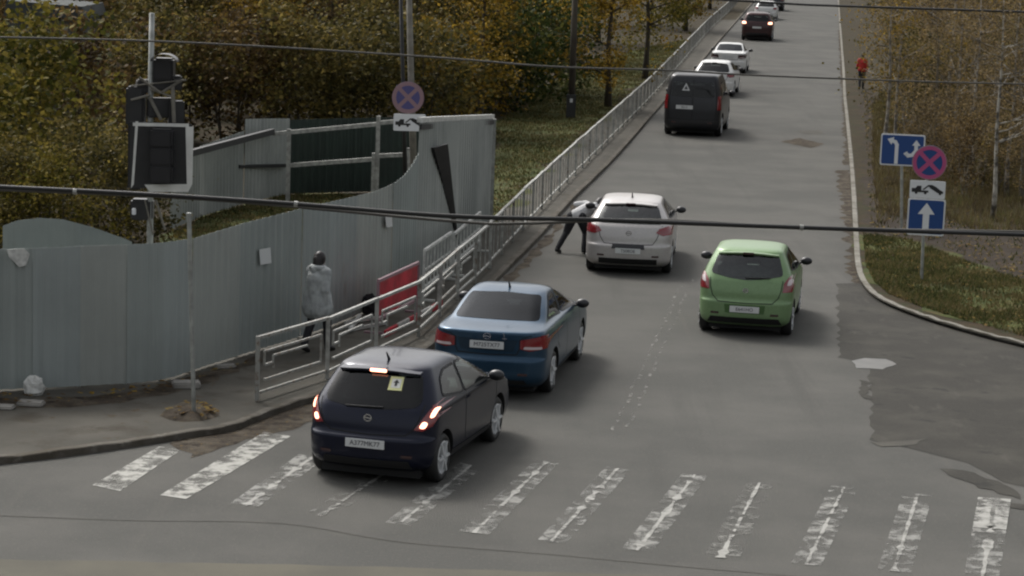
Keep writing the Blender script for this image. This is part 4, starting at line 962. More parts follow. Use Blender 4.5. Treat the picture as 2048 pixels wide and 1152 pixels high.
frame_barrier('sheet_barrier', 'red sheet barrier with a pale frame between fence and railing', 'barrier', (754, 668), (834, 626), .92, MT['signrdull'], MT['bannerred'])
frame_barrier('lattice_barrier', 'white lattice barrier standing at the fence foot beyond the red sheet barrier', 'barrier', (846, 602), (900, 560), .95, MT['railwhite'], None, 7)
frame_barrier('lattice_barrier', 'small white lattice barrier by the foot of the leaning black board', 'barrier', (906, 552), (958, 503), .85, MT['railwhite'], None, 7)
lump('rubbish_sack', 738, 628, .15, MT['clothdark'], 'black rubbish sack beside the red sheet barrier', 'sack', 1.4)
mb = MB()
for x0, y0, x1, y1, zz in ((690, 650, 752, 640, .04), (700, 664, 770, 650, .04), (700, 668, 720, 640, .08)): mb.bar(at(x0, y0, KZ) + V((0, 0, zz)), at(x1, y1, KZ) + V((0, 0, zz)), .06, .05)
tag(mb.build('dismantled_frame', MT['railwhite']), 'pale metal frame pieces lying on the sidewalk before the red barrier', 'metal frame')

pa, pb_ = at(770, 668, KZ + .06), at(884, 606, KZ + .06)
root = thing('striped_plank', 'low red and white plank lying at the railing below the red barrier', 'plank', Vector((pa.x, pa.y, KZ)))
for k in range(5):
    mb = MB(); mb.bar(pa.lerp(pb_, k / 5), pa.lerp(pb_, (k + .97) / 5), .04, .12); mb.build('plank_segment', MT['bannerred'] if k % 2 == 0 else MT['railwhite'], root, world=True)

# ------------------------------------------------------------------ signs
def disc(r, n=40): return [(r * math.cos(2 * math.pi * i / n), r * math.sin(2 * math.pi * i / n)) for i in range(n)]
def ringpoly(mb, r1, r2, O, U, Vv, N, d, n=40):
    o = len(mb.v)
    for i in range(n):
        a = 2 * math.pi * i / n; c, s = math.cos(a), math.sin(a)
        for r, k in ((r1, 0), (r2, 0), (r2, d), (r1, d)): mb.v.append(O + U * r * c + Vv * r * s + N * k)
    for i in range(n):
        for j in range(4): mb.f.append((o + i * 4 + j, o + i * 4 + (j + 1) % 4, o + ((i + 1) % n) * 4 + (j + 1) % 4, o + ((i + 1) % n) * 4 + j))
def signframe(cpx, cpy, Y):
    O = aty(cpx, cpy, Y); N = (CAM - O); N.z = 0; N.normalize(); U = V((0, 0, 1)).cross(N).normalized(); return O, U, V((0, 0, 1)), N
def nostop(root, cpx, cpy, Y, r, blue, red, name='no_stopping_sign'):
    O, U, Z, N = signframe(cpx, cpy, Y)
    mb = MB(); mb.prism(disc(r), O, U, Z, N, .02); s = mb.build(name, blue, root, world=True)
    mb = MB(); ringpoly(mb, r - .015, r - .09 * r / .35, O + N * .021, U, Z, N, .003)
    for q in (1, -1):
        d1 = (U + Z * q).normalized(); d2 = (U - Z * q).normalized(); w_ = .042 * r / .35; a = O + N * (.0215 + .0012 * (q + 1)) ; L = r - .06
        mb.add([a - d1 * L - d2 * w_, a + d1 * L - d2 * w_, a + d1 * L + d2 * w_, a - d1 * L + d2 * w_], [(0, 1, 2, 3)])
    mb.build('red_cross', red, s, world=True)
    mb = MB(); ringpoly(mb, r, r - .018, O + N * .0215, U, Z, N, .004); mb.build('sign_rim', MT['signrdull'], s, world=True)
    return s
def rect(w_, h_): return [(-w_ / 2, -h_ / 2), (w_ / 2, -h_ / 2), (w_ / 2, h_ / 2), (-w_ / 2, h_ / 2)]
def towplate(root, cpx, cpy, Y, w_, h_):
    O, U, Z, N = signframe(cpx, cpy, Y); mb = MB(); mb.prism(rounded(rect(w_, h_), .03), O, U, Z, N, .02); s = mb.build('tow_plate', MT['signwhite'], root, world=True)
    k = w_ / .7; mb = MB(); O2 = O + N * .021
    for P in ([(-.31, -.06), (-.31, .02), (-.24, .02), (-.20, .07), (-.12, .07), (-.12, -.02), (.02, -.02), (.02, -.06)], [(-.10, .0), (.02, .10), (.04, .08), (-.07, -.01)], [(.00, .09), (.08, .10), (.17, .06), (.25, .0), (.31, -.03), (.31, -.07), (.20, -.06), (.05, .03)]):
        mb.prism([(x * k, y * k) for x, y in P], O2, U, Z, N, .003)
    for cx, cy in ((-.22, -.07), (-.04, -.07), (.25, -.07)): mb.prism([(x + cx * k, y + cy * k) for x, y in disc(.028 * k, 14)], O2, U, Z, N, .0035)
    mb.build('tow_pictogram', MT['signblack'], s, world=True); return s
def rectsign(root, name, cpx, cpy, Y, w_, h_, rim=.03):
    O, U, Z, N = signframe(cpx, cpy, Y); mb = MB(); mb.prism(rounded(rect(w_, h_), .05), O, U, Z, N, .02); s = mb.build(name, MT['signwhite'], root, world=True)
    mb = MB(); mb.prism(rounded(rect(w_ - 2 * rim, h_ - 2 * rim), .04), O + N * .021, U, Z, N, .002); mb.build('blue_field', MT['signblue'], s, world=True)
    return s, (O + N * .0235, U, Z, N)
# left: on a pair of poles behind the fence
pbase = at(820, 480, KZ); Yp = pbase.y
root = thing('utility_pole', 'pale pole behind the fence carrying the faded no stopping sign', 'pole', pbase)
mb = MB(); mb.tube([V((aty(832, 480, Yp).x, Yp, KZ)), aty(822, 160, Yp), aty(817, -60, Yp)], [.085, .07, .062], 12); mb.build('pole', MT['pole'], root, world=True, smooth=True)
mb = MB(); mb.tube([V((aty(812, 480, Yp).x, Yp + .3, KZ)), aty(806, 160, Yp + .3), aty(800, -60, Yp + .3)], [.06, .045, .04], 10); mb.build('prop', MT['blackplate'], root, world=True, smooth=True)
nostop(root, 816, 195, Yp - .14, .35, MT['signbdull'], MT['signrdull']); towplate(root, 819, 245, Yp - .14, .70, .37)
# right: lane sign and one-way stack
b1 = at(1803, 458, KZ); Y1 = b1.y
root = thing('lane_sign', 'blue lane direction sign with two white arrows on a thin post', 'sign', b1)
mb = MB(); mb.tube([b1, aty(1804, 272, Y1)], .035, 10); mb.build('post', MT['galv'], root, world=True)
s, (O, U, Z, N) = rectsign(root, 'sign_panel', 1805, 300, Y1 - .06, 1.05, .76)
def arrowpath(mb, pts, w_, head, O, U, Z, N, k=1):
    for i in range(len(pts) - 1):
        a, b = Vector(pts[i]), Vector(pts[i + 1]); d_ = (b - a).normalized(); n_ = Vector((-d_.y, d_.x)) * w_ / 2; e = d_ * w_ * .3 * (i > 0); e2 = d_ * w_ * .3 * (i < len(pts) - 2)
        mb.prism([tuple(a - n_ - e), tuple(b - n_ + e2), tuple(b + n_ + e2), tuple(a + n_ - e)], O + N * (.0008 * i), U, Z, N, .002)
    a, b = Vector(pts[-2]), Vector(pts[-1]); d_ = (b - a).normalized(); n_ = Vector((-d_.y, d_.x)) * head
    mb.prism([tuple(b - n_), tuple(b + d_ * head * 1.4), tuple(b + n_)], O + N * .003, U, Z, N, .002)
mb = MB(); arrowpath(mb, [(-.14, -.34), (-.14, .12), (-.18, .19), (-.24, .21)], .085, .10, O, U, Z, N); mb.build('left_arrow', MT['signwhite'], s, world=True)
mb = MB(); arrowpath(mb, [(.10, -.08), (.14, -.13), (.24, -.11), (.32, .0), (.32, .12)], .085, .10, O, U, Z, N); mb.prism([(.02, -.08), (.12, -.02), (.12, -.17)], O, U, Z, N, .002); mb.build('turning_arrow', MT['signwhite'], s, world=True)
b2 = at(1843, 560, KZ); Y2 = b2.y
root = thing('sign_post', 'post with round no stopping sign, tow plate and blue one way sign', 'sign', b2)
mb = MB(); mb.tube([b2, aty(1847, 470, Y2), aty(1858, 300, Y2)], .032, 10); mb.build('post', MT['galv'], root, world=True)
nostop(root, 1859, 325, Y2 - .06, .355, MT['signblue'], mat('sign pinkish red', (.42, .07, .19), .45)); towplate(root, 1855, 379, Y2 - .06, .72, .36)
s, (O, U, Z, N) = rectsign(root, 'one_way_sign', 1852, 434, Y2 - .06, .76, .76)
mb = MB(); arrowpath(mb, [(0, -.32), (0, .06)], .13, .17, O, U, Z, N); mb.build('up_arrow', MT['signwhite'], s, world=True)

# ------------------------------------------------------------------ traffic signal seen from behind
tb = at(304, 735, KZ); YT = tb.y
root = thing('traffic_signal', 'traffic signal with a white edged black backboard on a pale pole', 'traffic light', tb)
def Q(x, y, dy=0): return aty(x, y, YT + dy)
mb = MB(); mb.tube([V((Q(299, 735).x, YT, KZ)), Q(300, 480), Q(301, 200), Q(304, 26)], [.055, .05, .045, .04], 10); mb.build('pole', MT['galv'], root, world=True, smooth=True)
def Rb(nm, cx, cy, w_, h_, d_, M_, dy=0, parent=None, rz=0, bev=.01):
    c = Q(cx, cy, dy); mb = MB(); mb.box(c, (w_, d_, h_), Matrix.Rotation(rz, 3, 'Z')); return mb.build(nm, M_, parent or root, world=True, bevel=bev)
pxm = 121.0
O, U, Z, N = signframe(324, 312, YT - .24)
mb = MB(); mb.prism([(-.50, -.50), (.44, -.48), (.44, .49), (-.48, .52)], O - N * .02, U, Z, N, .018); bb = mb.build('backboard', MT['blackplate'], root, world=True)
for i, (P, nm) in enumerate(((((-.46, -.50), (-.40, .52), (-.36, .52), (-.42, -.44)), 'white_edge'), (((-.44, .50), (.40, .50), (.40, .45), (-.44, .45)), 'white_edge'), (((.35, .45), (.47, .46), (.46, -.42), (.38, -.46)), 'white_edge'), (((-.26, -.44), (.46, -.42), (.40, -.54), (-.18, -.55)), 'white_edge'))):
    mb = MB(); mb.prism(P, O + N * .004 * i, U, Z, N, .006); mb.build(nm, MT['white'], bb, world=True)
for k in range(3):
    c = Q(324, 276 + 36 * k, -.35); mb = MB(); mb.box(c, (.34, .2, .28)); mb.build('signal_housing', MT['blackgloss'], root, world=True, bevel=.03)
Rb('side_signal_head', 272, 312, .22, 1.02, .24, MT['blackgloss'], .02, bev=.03)
Rb('side_signal_head', 272, 212, .28, .60, .26, MT['blackplate'], .05, bev=.03)
uh = Rb('upper_signal_head', 329, 138, .30, .34, .28, MT['blackgloss'], 0, bev=.03)
mb = MB(); c = Q(332, 122, -.1)
for k in range(12):
    a = math.pi * k / 11; mb.v += [c + V((.20 * math.cos(a), 0, .12 * math.sin(a))), c + V((.20 * math.cos(a), -.26, .12 * math.sin(a)))]
for k in range(11): mb.f.append((2 * k, 2 * k + 1, 2 * k + 3, 2 * k + 2))
mb.build('visor', MT['blackgloss'], uh, world=True)
for a, b, r in (((278, 155), (322, 186), .022), ((322, 186), (364, 160), .022), ((300, 178), (350, 196), .016), ((262, 200), (300, 190), .02), ((300, 196), (322, 240), .028), ((345, 170), (348, 245), .03), ((262, 172), (372, 160), .014), ((290, 400), (306, 470), .014), ((312, 400), (330, 460), .018)):
    mb = MB(); mb.tube([Q(*a, -.08), Q(*b, -.10)], r, 8); mb.build('bracket', MT['pole'], root, world=True)
for cx, cy, w_, h_ in ((322, 215, .42, .30), (334, 165, .44, .22), (290, 172, .26, .2), (352, 225, .24, .36)):
    Rb('control_box', cx, cy, w_, h_, .2, MT['blackplate'], .06, rz=.3, bev=.02)
Rb('lower_box', 285, 418, .34, .32, .24, MT['blackgloss'], .05, bev=.03)
Rb('small_lamp', 268, 423, .06, .10, .05, MT['signwhite'], -.16)

# ------------------------------------------------------------------ other poles, shed
def pole(px, yb, yt, xt, r, name, label, cat, M_='pole', box=False):
    b = at(px, yb, KZ); root = thing(name, label, cat, b); mb = MB(); mb.tube([b, aty(xt, yt, b.y)], [r, r * .8], 12); mb.build('pole', MT[M_], root, world=True, smooth=True)
    if box:
        mb = MB(); h = .85; mb.box(b + V((-.02, -.08, h / 2 + .02)), (.34, .30, h)); bo = mb.build('base_box', MT['blackplate'], root, world=True, bevel=.02)
        mb = MB(); mb.box(b + V((-.02, -.235, .66)), (.10, .01, .14)); mb.build('box_label', MT['plate'], bo, world=True)
pole(1142, 236, -60, 1152, .13, 'utility_pole', 'dark utility pole with a black base box on the grass', 'pole', 'bark', True)
sb = V((aty(112, 140, 68).x, 68, KZ))
root = thing('shed', 'low grey shed showing between the trees, upper left', 'shed', sb)
mb = MB(); mb.box(sb + V((0, 0, 1.9)), (2.2, 3, 3.8)); sw = mb.build('wall', MT['brick'], root, world=True)
mb = MB(); mb.prism([(-1.2, 3.8), (1.2, 3.8), (1.1, 4.15), (-1.1, 4.25)], sb - V((0, 1.7, 0)), V((1, 0, 0)), V((0, 0, 1)), V((0, 1, 0)), 3.4); mb.build('roof', MT['shedroof'], root, world=True)
mb = MB(); mb.box(sb + V((.3, -1.52, 1.2)), (.9, .06, 2.0)); mb.build('door', MT['shedroof'], root, world=True)

# ------------------------------------------------------------------ overhead cables
def cable(pts, r, label, M_, clamps=()):
    P = smoothline([aty(*p) for p in pts], 10); mid = P[len(P) // 2]
    root = thing('overhead_cable', label, 'cable', P[0], 0, None)
    mb = MB(); mb.tube(P, r, 8, False); mb.build('wire', M_, root, world=True, smooth=True)
    for c in clamps:
        q = aty(*c); mb = MB(); mb.tube([q - V((.012, 0, -.001)), q + V((.012, 0, -.001))], r * 1.35, 8); mb.build('clamp', MT['rail'], root, world=True)
cable([(-400, 352, 14), (-60, 371, 14), (300, 389, 14), (590, 408, 14), (900, 432, 14), (1200, 440, 14.2), (1600, 455, 14.6), (2060, 470, 15), (2500, 484, 15.4)], .0145, 'thick black overhead cable, the lowest, crossing the whole street', MT['cable'], ((150, 383, 14), (592, 408, 14), (1603, 455, 14.6)))
cable([(-400, 362, 14.3), (-60, 377, 14.3), (400, 398, 14.3), (900, 442, 14.4), (1040, 447, 14.4), (1300, 440, 14.6), (1640, 456, 15.0), (2060, 464, 15.4), (2500, 474, 15.8)], .010, 'grey overhead cable twisted beside the lowest thick black one', MT['cablegrey'])
cable([(-300, 70, 31), (300, 82, 31.5), (830, 112, 32), (1100, 133, 32), (1320, 140, 33), (1500, 150, 34), (1700, 158, 35), (1950, 166, 36), (2500, 176, 37)], .0135, 'overhead cable crossing the road just above the dark van', MT['cablegrey'])
cable([(1200, -16, 60), (1553, 6, 60), (1683, 12, 60), (2048, 24, 60), (2500, 40, 60)], .03, 'thin overhead cable crossing at the top edge of the view', MT['cable'])

# ------------------------------------------------------------------ people
def V3(t): return V(t)
def hand(mb, wr, fdir, side, curl=.5, palmn=None):
    """palm, four curled fingers of unequal length and a thumb at the side"""
    f = fdir.normalized(); pn = (palmn or V((-side, 0, 0))); pn = (pn - f * pn.dot(f)).normalized(); s_ = f.cross(pn).normalized()
    for k in (-1, -.33, .33, 1): mb.capsule(wr + s_ * .008 * k, wr + f * .075 + s_ * .024 * k, .014, .013, 8)
    for k, L in ((-1, .062), (-.33, .076), (.33, .080), (1, .070)):
        a = wr + f * .085 + s_ * .027 * k; d1 = (f + pn * curl * .6).normalized(); b = a + d1 * L * .5; d2 = (f + pn * curl * 1.8).normalized(); c = b + d2 * L * .5
        mb.capsule(a, b, .0095, .009, 8); mb.capsule(b, c, .009, .0075, 8)
    a = wr + f * .025 + s_ * .03; b = a + (f * .6 + s_ * .8 + pn * .3).normalized() * .035; c = b + (f * .9 + s_ * .3 + pn * .5).normalized() * .03
    mb.capsule(a, b, .012, .0105, 8); mb.capsule(b, c, .0105, .008, 8)
def person(J, label, px, az, clothes, upper='coat', hair=True, long_coat=False, hood=False, zg=KZ, baggy=0):
    root = thing('person', label, 'person', at(*px, zg), -math.radians(az)); J = {k: V(v) for k, v in J.items()}
    hd = J['head']; fwd = (J.get('face', V((0, 1, 0)))).normalized(); side = fwd.cross(V((0, 0, 1))).normalized(); upv = side.cross(fwd)
    b = MB()
    b.capsule(J['pelvis'], J['chest'], .115, .125); b.capsule(J['shL'], J['shR'], .055, .055); b.capsule(J['chest'], J['neck'], .08, .055)
    b.capsule(J['neck'], hd - upv * .04, .05, .052); b.capsule(J['hipL'], J['hipR'], .09, .09)
    o = len(b.v); b.ell((0, 0, 0), (.075, .095, .115), 20, 14); M3 = Matrix((side, fwd, upv)).transposed()
    for i in range(o, len(b.v)): b.v[i] = M3 @ b.v[i] + hd
    b.capsule(hd + fwd * .045 - upv * .055, hd + fwd * .065 - upv * .075, .035, .026)          # jaw
    b.capsule(hd + fwd * .088 + upv * .012, hd + fwd * .108 - upv * .022, .010, .014)          # nose
    for s_ in (-1, 1):
        b.capsule(hd + side * s_ * .076 + upv * .02, hd + side * s_ * .078 - upv * .022, .013, .010)   # ear
        b.capsule(hd + fwd * .078 + side * (.018 * s_) - upv * .052, hd + fwd * .082 - upv * .052, .007, .008)  # lips
        b.capsule(hd + fwd * .080 + side * (.022 * s_) + upv * .026, hd + fwd * .076 + side * (.045 * s_) + upv * .024, .010, .009)  # brow
    for S_, sg in (('L', -1), ('R', 1)):
        b.capsule(J['sh' + S_], J['el' + S_], .047, .038); b.capsule(J['el' + S_], J['wr' + S_], .038, .026); hand(b, J['wr' + S_], J['wr' + S_] - J['el' + S_], sg)
        b.capsule(J['hip' + S_], J['kn' + S_], .082, .055); b.capsule(J['kn' + S_], J['an' + S_], .055, .036); b.capsule(J['an' + S_], J['toe' + S_], .038, .03)
    b.build('body', MT['skin'], root, remesh=.0075)
    for s_ in (-1, 1):
        e = MB(); e.ell(hd + fwd * .080 + side * (.031 * s_) + upv * .010, .011, 8, 6); e.build('eye', MT['blackgloss'], root, smooth=True)
    t = MB(); t.capsule(J['hipL'], J['hipR'], .115 + baggy, .115 + baggy); t.capsule(J['pelvis'], J['pelvis'].lerp(J['chest'], .2), .13, .13)
    for S_ in 'LR':
        t.capsule(J['hip' + S_], J['kn' + S_], .102 + baggy, .075 + baggy * .5); t.capsule(J['kn' + S_], J['an' + S_] + (J['kn' + S_] - J['an' + S_]) * .10, .075, .058)
        sh = MB(); sh.capsule(J['an' + S_], J['toe' + S_], .052, .042); sh.capsule(J['an' + S_] + (J['an' + S_] - J['toe' + S_]).normalized() * .03 - V((0, 0, .03)), J['toe' + S_] - V((0, 0, .005)), .035, .038)
        sh.build('shoe', MT['shoe'], root, remesh=.012)
    t.build('trousers', MT[clothes[0]], root, remesh=.014)
    cw = .035 if long_coat else 0; c = MB(); c.capsule(J['pelvis'], J['chest'], .155 + cw, .165 + cw); c.capsule(J['shL'], J['shR'], .085 + cw * .6, .085 + cw * .6); c.capsule(J['chest'], J['neck'], .12, .08)
    if long_coat:
        dn = J['pelvis'] - V((0, 0, .20))
        for q in (-.05, .05): c.capsule(J['pelvis'] + V((q, 0, 0)), dn + V((q * 1.4, 0, 0)), .155 + cw, .175 + cw)
    else: c.capsule(J['hipL'], J['hipR'], .125, .125)
    for S_ in 'LR': c.capsule(J['sh' + S_], J['el' + S_], .078 + cw * .5, .062 + cw * .4); c.capsule(J['el' + S_], J['wr' + S_] + (J['el' + S_] - J['wr' + S_]).normalized() * .03, .062, .045)
    rnd = random.Random(len(label))
    for k in range(26):
        a = J['pelvis'].lerp(J['chest'], rnd.random()); ang = rnd.random() * 6.28; q = a + V((.15 * math.cos(ang), .15 * math.sin(ang), 0)); c.capsule(q, q + V((rnd.uniform(-.05, .05), rnd.uniform(-.05, .05), rnd.uniform(-.12, .12))), .014, .008, 8)
    c.build(upper, MT[clothes[1]], root, remesh=.014)
    if hood:
        h = MB(); c0 = J['neck'] - fwd * .07
        for k in range(10):
            a = math.pi * 2 * k / 10; p = c0 + side * .12 * math.cos(a) + fwd * (.05 + .08 * math.sin(a)); a2 = math.pi * 2 * (k + 1) / 10; p2 = c0 + side * .12 * math.cos(a2) + fwd * (.05 + .08 * math.sin(a2))
            h.capsule(p + V((0, 0, .02)), p2 + V((0, 0, .02)), .048, .048, 10)
        h.capsule(c0 + V((0, 0, .0)), c0 - V((0, .04, .14)), .085, .05); h.build('hood', MT[clothes[2]], root, remesh=.012)
    if hair:
        h = MB(); o = len(h.v); h.ell((0, -.012, .012), (.092, .105, .122), 20, 14)
        for i in range(o, len(h.v)): h.v[i] = M3 @ h.v[i] + hd
        h.v = [v for v in h.v]
        h.capsule(hd - fwd * .05, hd - fwd * .075 - upv * (.20 if hair == 'long' else .06), .085, .07)
        # open the face side
        keep = [f for f in h.f if sum((h.v[i] - hd).dot(fwd) for i in f) / len(f) < .045 or sum((h.v[i] - hd).dot(upv) for i in f) / len(f) > .06]; h.f = keep
        h.build('hair', MT['hair'], root, smooth=True)
    return root
walk = dict(head=(0, .03, 1.53), neck=(0, 0, 1.38), chest=(0, 0, 1.20), pelvis=(0, -.01, .93), shL=(-.15, 0, 1.32), shR=(.15, 0, 1.32), elL=(-.22, .06, 1.06), elR=(.22, -.07, 1.06), wrL=(-.20, .20, .90), wrR=(.22, -.06, .82),
  hipL=(-.075, 0, .90), hipR=(.075, 0, .90), knL=(-.08, -.06, .50), knR=(.08, .14, .50), anL=(-.08, -.24, .11), anR=(.08, .16, .08), toeL=(-.08, -.13, .035), toeR=(.08, .30, .035))
woman = person(walk, 'woman with dark hair in a pale grey hooded coat walking by the fence', (634, 704), 38, ('clothdark', 'coatgrey', 'coatgrey'), 'coat', 'long', True, True)
wb2 = MB(); wb2.ell((0, 0, 0), (.06, .15, .13), 14, 10); hb_ = wb2.build('handbag', MT['clothdark'], smooth=True)
hp = Matrix.Translation(woman.location) @ Matrix.Rotation(-math.radians(38), 4, 'Z') @ V((-.24, .18, .66)); hb_.location = hp; hb_.rotation_euler = (0, 0, -math.radians(38)); tag(hb_, 'black handbag hanging from the left hand of the woman in grey', 'handbag')
wk2 = {k: tuple(v) for k, v in walk.items()}; wk2['anL'] = (-.08, -.22, .10); wk2['toeL'] = (-.08, -.10, .035); wk2['anR'] = (.08, .12, .08); wk2['toeR'] = (.08, .26, .035); wk2['knR'] = (.08, .12, .50); wk2['knL'] = (-.08, -.02, .50)
person(wk2, 'person in a red jacket and dark trousers walking up the right path', (1722, 178), 8, ('clothdark', 'jacketred'), 'jacket', True)
lean = dict(head=(.42, .52, 1.06), face=(.6, 1, -.5), neck=(.33, .40, 1.02), chest=(.22, .26, .95), pelvis=(0, 0, .82), shL=(.12, .42, 1.04), shR=(.42, .28, .94), elL=(-.10, .44, 1.02), elR=(.54, .44, .84), wrL=(-.02, .64, .90), wrR=(.64, .60, .96),
  hipL=(-.08, -.01, .80), hipR=(.09, .0, .80), knL=(-.20, -.02, .46), knR=(.20, .12, .46), anL=(-.36, -.24, .09), anR=(.20, -.08, .08), toeL=(-.32, -.10, .035), toeR=(.22, .07, .035))
person(lean, 'person in a whitish jacket and dark trousers bending beside the silver hatchback', (1150, 506), 12, ('clothdark', 'jacketwhite'), 'jacket', True, zg=0, baggy=.02)

# ------------------------------------------------------------------ trees
def leafquads(mb_v, mb_f, c, n, sig, size, rnd, flat=.6):
    for _ in range(n):
        p = c + V((rnd.gauss(0, sig), rnd.gauss(0, sig), rnd.gauss(0, sig * .8)))
        a = V((rnd.gauss(0, 1), rnd.gauss(0, 1), rnd.gauss(0, flat))).normalized(); b = a.cross(V((rnd.gauss(0, 1), rnd.gauss(0, 1), rnd.gauss(0, 1)))).normalized()
        s = size * rnd.uniform(.6, 1.35); a = a * s * .5; b = b * s * .36
        o = len(mb_v); mb_v += [p - a, p + b - a * .1, p + a, p - b - a * .1]; mb_f.append((o, o + 1, o + 2, o + 3))
def make_tree(seed, H, R_, z0, nclump, nleaf, size, trunk_r, lean=.03, stems=1, narrow=1, sig=.42, skew=0):
    rnd = random.Random(seed); T = MB(); cv, cf = [], []; tips = []
    for st in range(stems):
        x0 = V((rnd.uniform(-.3, .3), rnd.uniform(-.3, .3), 0)) * (stems > 1) * (R_ * .5); drift = V((rnd.uniform(-1, 1), rnd.uniform(-1, 1), 0)) * (lean + .12 * (stems > 1))
        P = [x0 + drift * (k / 8) * H + V((math.sin(k * 1.3 + seed) * .05, math.cos(k + seed) * .05, H * .93 * k / 8)) for k in range(9)]
        hs_ = rnd.uniform(.75, 1) if stems > 1 else 1
        P = [V((p.x, p.y, p.z * hs_)) for p in P]; rr = trunk_r / math.sqrt(stems)
        T.tube(P, [rr * (1 - .86 * k / 8) * (1.25 if k == 0 else 1) for k in range(9)], 8)
        nb = max(4, int(14 / stems))
        for b in range(nb):
            t = rnd.uniform(.0, 1) ** .8; z = z0 + (H * .9 * hs_ - z0) * t; k = z / (H * .93 * hs_) * 8; i = min(7, int(k)); p = P[i].lerp(P[i + 1], min(1, k - i))
            ang = rnd.uniform(0, 6.28); prof = math.sin(math.pi * min(1, .18 + .82 * t)) ** .6; L = R_ * narrow * prof * rnd.uniform(.6, 1.05)
            e = p + V((math.cos(ang) * L, math.sin(ang) * L, L * rnd.uniform(.25, .7))); mid = p.lerp(e, .5) + V((0, 0, -.06 * L)); r1 = rr * (1 - .8 * t) * .45
            T.tube([p, mid, e], [r1, r1 * .6, r1 * .2], 5); tips += [e, mid.lerp(e, .5), p.lerp(mid, .7)]
            for q in range(2):
                a2 = ang + rnd.uniform(-1, 1); f = mid + V((math.cos(a2), math.sin(a2), rnd.uniform(.2, .8))) * L * .45; T.tube([mid, f], [r1 * .4, r1 * .12], 4); tips.append(f)
    for _ in range(nclump):
        if rnd.random() < .6: c = rnd.choice(tips) + V((rnd.gauss(0, .3), rnd.gauss(0, .3), rnd.gauss(0, .3)))
        else:
            t = rnd.random(); z = z0 + (H - z0) * t; pr = R_ * narrow * math.sin(math.pi * min(1, .15 + .85 * t)) ** .6; a = rnd.uniform(0, 6.28); q = math.sqrt(rnd.random()) * pr; c = V((q * math.cos(a), q * math.sin(a), z))
        c.z = max(c.z, z0 * .6 + .15); leafquads(cv, cf, c, int(nleaf * rnd.uniform(.5, 1.5)), sig * rnd.uniform(.6, 1.3), size, rnd)
    me = bpy.data.meshes.new('crown'); me.from_pydata([tuple(v) for v in cv], [], cf); me.update()
    t_ = T.build('trunk', MT['bark'], smooth=True); tm = t_.data; bpy.data.objects.remove(t_)
    return tm, me
PROTO = {}
PROTO['broad'] = [make_tree(s, 9.5, 3.1, 1.2, 150, 50, .165, .17, sig=.36) for s in (1, 2, 3, 4)]
PROTO['shrub'] = [make_tree(s, 3.6, 1.7, .15, 95, 52, .125, .07, stems=5, sig=.32) for s in (11, 12, 13)]
PROTO['thin'] = [make_tree(s, 7.5, 1.3, 1.0, 70, 26, .085, .075, lean=.05, stems=3, sig=.38) for s in (21, 22, 23)]
PROTO['birch'] = [make_tree(s, 10.5, 1.9, 3.2, 70, 24, .11, .11, lean=.02, sig=.45) for s in (31, 32)]
PROTO['thicket'] = [make_tree(s, 3.2, 1.2, .1, 64, 34, .085, .05, stems=7, sig=.3) for s in (41, 42)]
MESHES = {}
def tmesh(kind, i, colour, bark):
    key = (kind, i, colour, bark)
    if key not in MESHES:
        tm, cm = PROTO[kind][i]; tm = tm.copy(); cm = cm.copy(); tm.materials.clear(); tm.materials.append(MT[bark]); cm.materials.clear(); cm.materials.append(LEAF[colour]); MESHES[key] = (tm, cm)
    return MESHES[key]
NAMES = {'broad': ('autumn_tree', 'tree'), 'shrub': ('shrub', 'shrub'), 'thin': ('sapling', 'tree'), 'birch': ('birch_tree', 'tree'), 'thicket': ('thicket_shrub', 'shrub')}
COLN = {'yellow': 'yellow leaved', 'olive': 'olive brown leaved', 'rust': 'rust brown leaved', 'green': 'dark green leaved', 'ygreen': 'yellow green leaved', 'brown': 'thin brown leaved'}
ORD = ['first', 'second', 'third', 'fourth', 'fifth', 'sixth', 'seventh', 'eighth', 'ninth', 'tenth', 'eleventh', 'twelfth', 'thirteenth', 'fourteenth', 'fifteenth', 'sixteenth', 'seventeenth', 'eighteenth', 'nineteenth', 'twentieth', 'twenty-first', 'twenty-second']
rt_ = random.Random(77)
def plant(kind, colour, x, y, sc, label, group, bark='bark', z=KZ, zs=1):
    nm, cat = NAMES[kind]; i = rt_.randrange(len(PROTO[kind])); tm, cm = tmesh(kind, i, colour, bark)
    root = thing(nm, label, cat, (x, y, z), rt_.uniform(0, 6.28), group); s = sc * rt_.uniform(.94, 1.06); root.scale = (s, s, s * zs)
    for n_, me in (('trunk', tm), ('crown', cm)):
        o = bpy.data.objects.new(n_, me); COL.objects.link(o); o.parent = root
    return root
def X_(px, Y): return aty(px, 300, Y).x
# wood on the left: rows going back (distance, first px, last px, count, palette, kind, scale, row name)
def colour_left(px, Y):
    r = rt_.random()
    if px > 1190: return 'yellow' if r < .6 else 'ygreen' if r < .85 else 'olive'
    if px > 980: return 'green' if r < .4 else 'olive' if r < .7 else 'yellow'
    if px > 840: return 'yellow' if r < .65 else 'rust'
    if px > 480: return 'rust' if r < .4 else 'olive' if r < .93 else 'yellow'
    if px > 250: return 'olive' if r < .65 else 'rust'
    return 'rust' if r < .5 else 'olive' if r < .9 else 'green'
ROWS = [(71, -40, 960, 11, 'shrub', 1.15, 'lowest bush row'), (79, -80, 1010, 8, 'broad', .72, 'front row'), (88, -60, 1080, 8, 'shrub', 1.7, 'middle bush row'), (98, -80, 1100, 9, 'broad', .95, 'second row'), (116, -60, 1190, 10, 'broad', 1.0, 'third row'), (136, -60, 1250, 11, 'broad', 1.0, 'fourth row'), (165, 0, 1330, 12, 'broad', 1.1, 'fifth row'), (205, 0, 1400, 12, 'broad', 1.2, 'farthest row')]
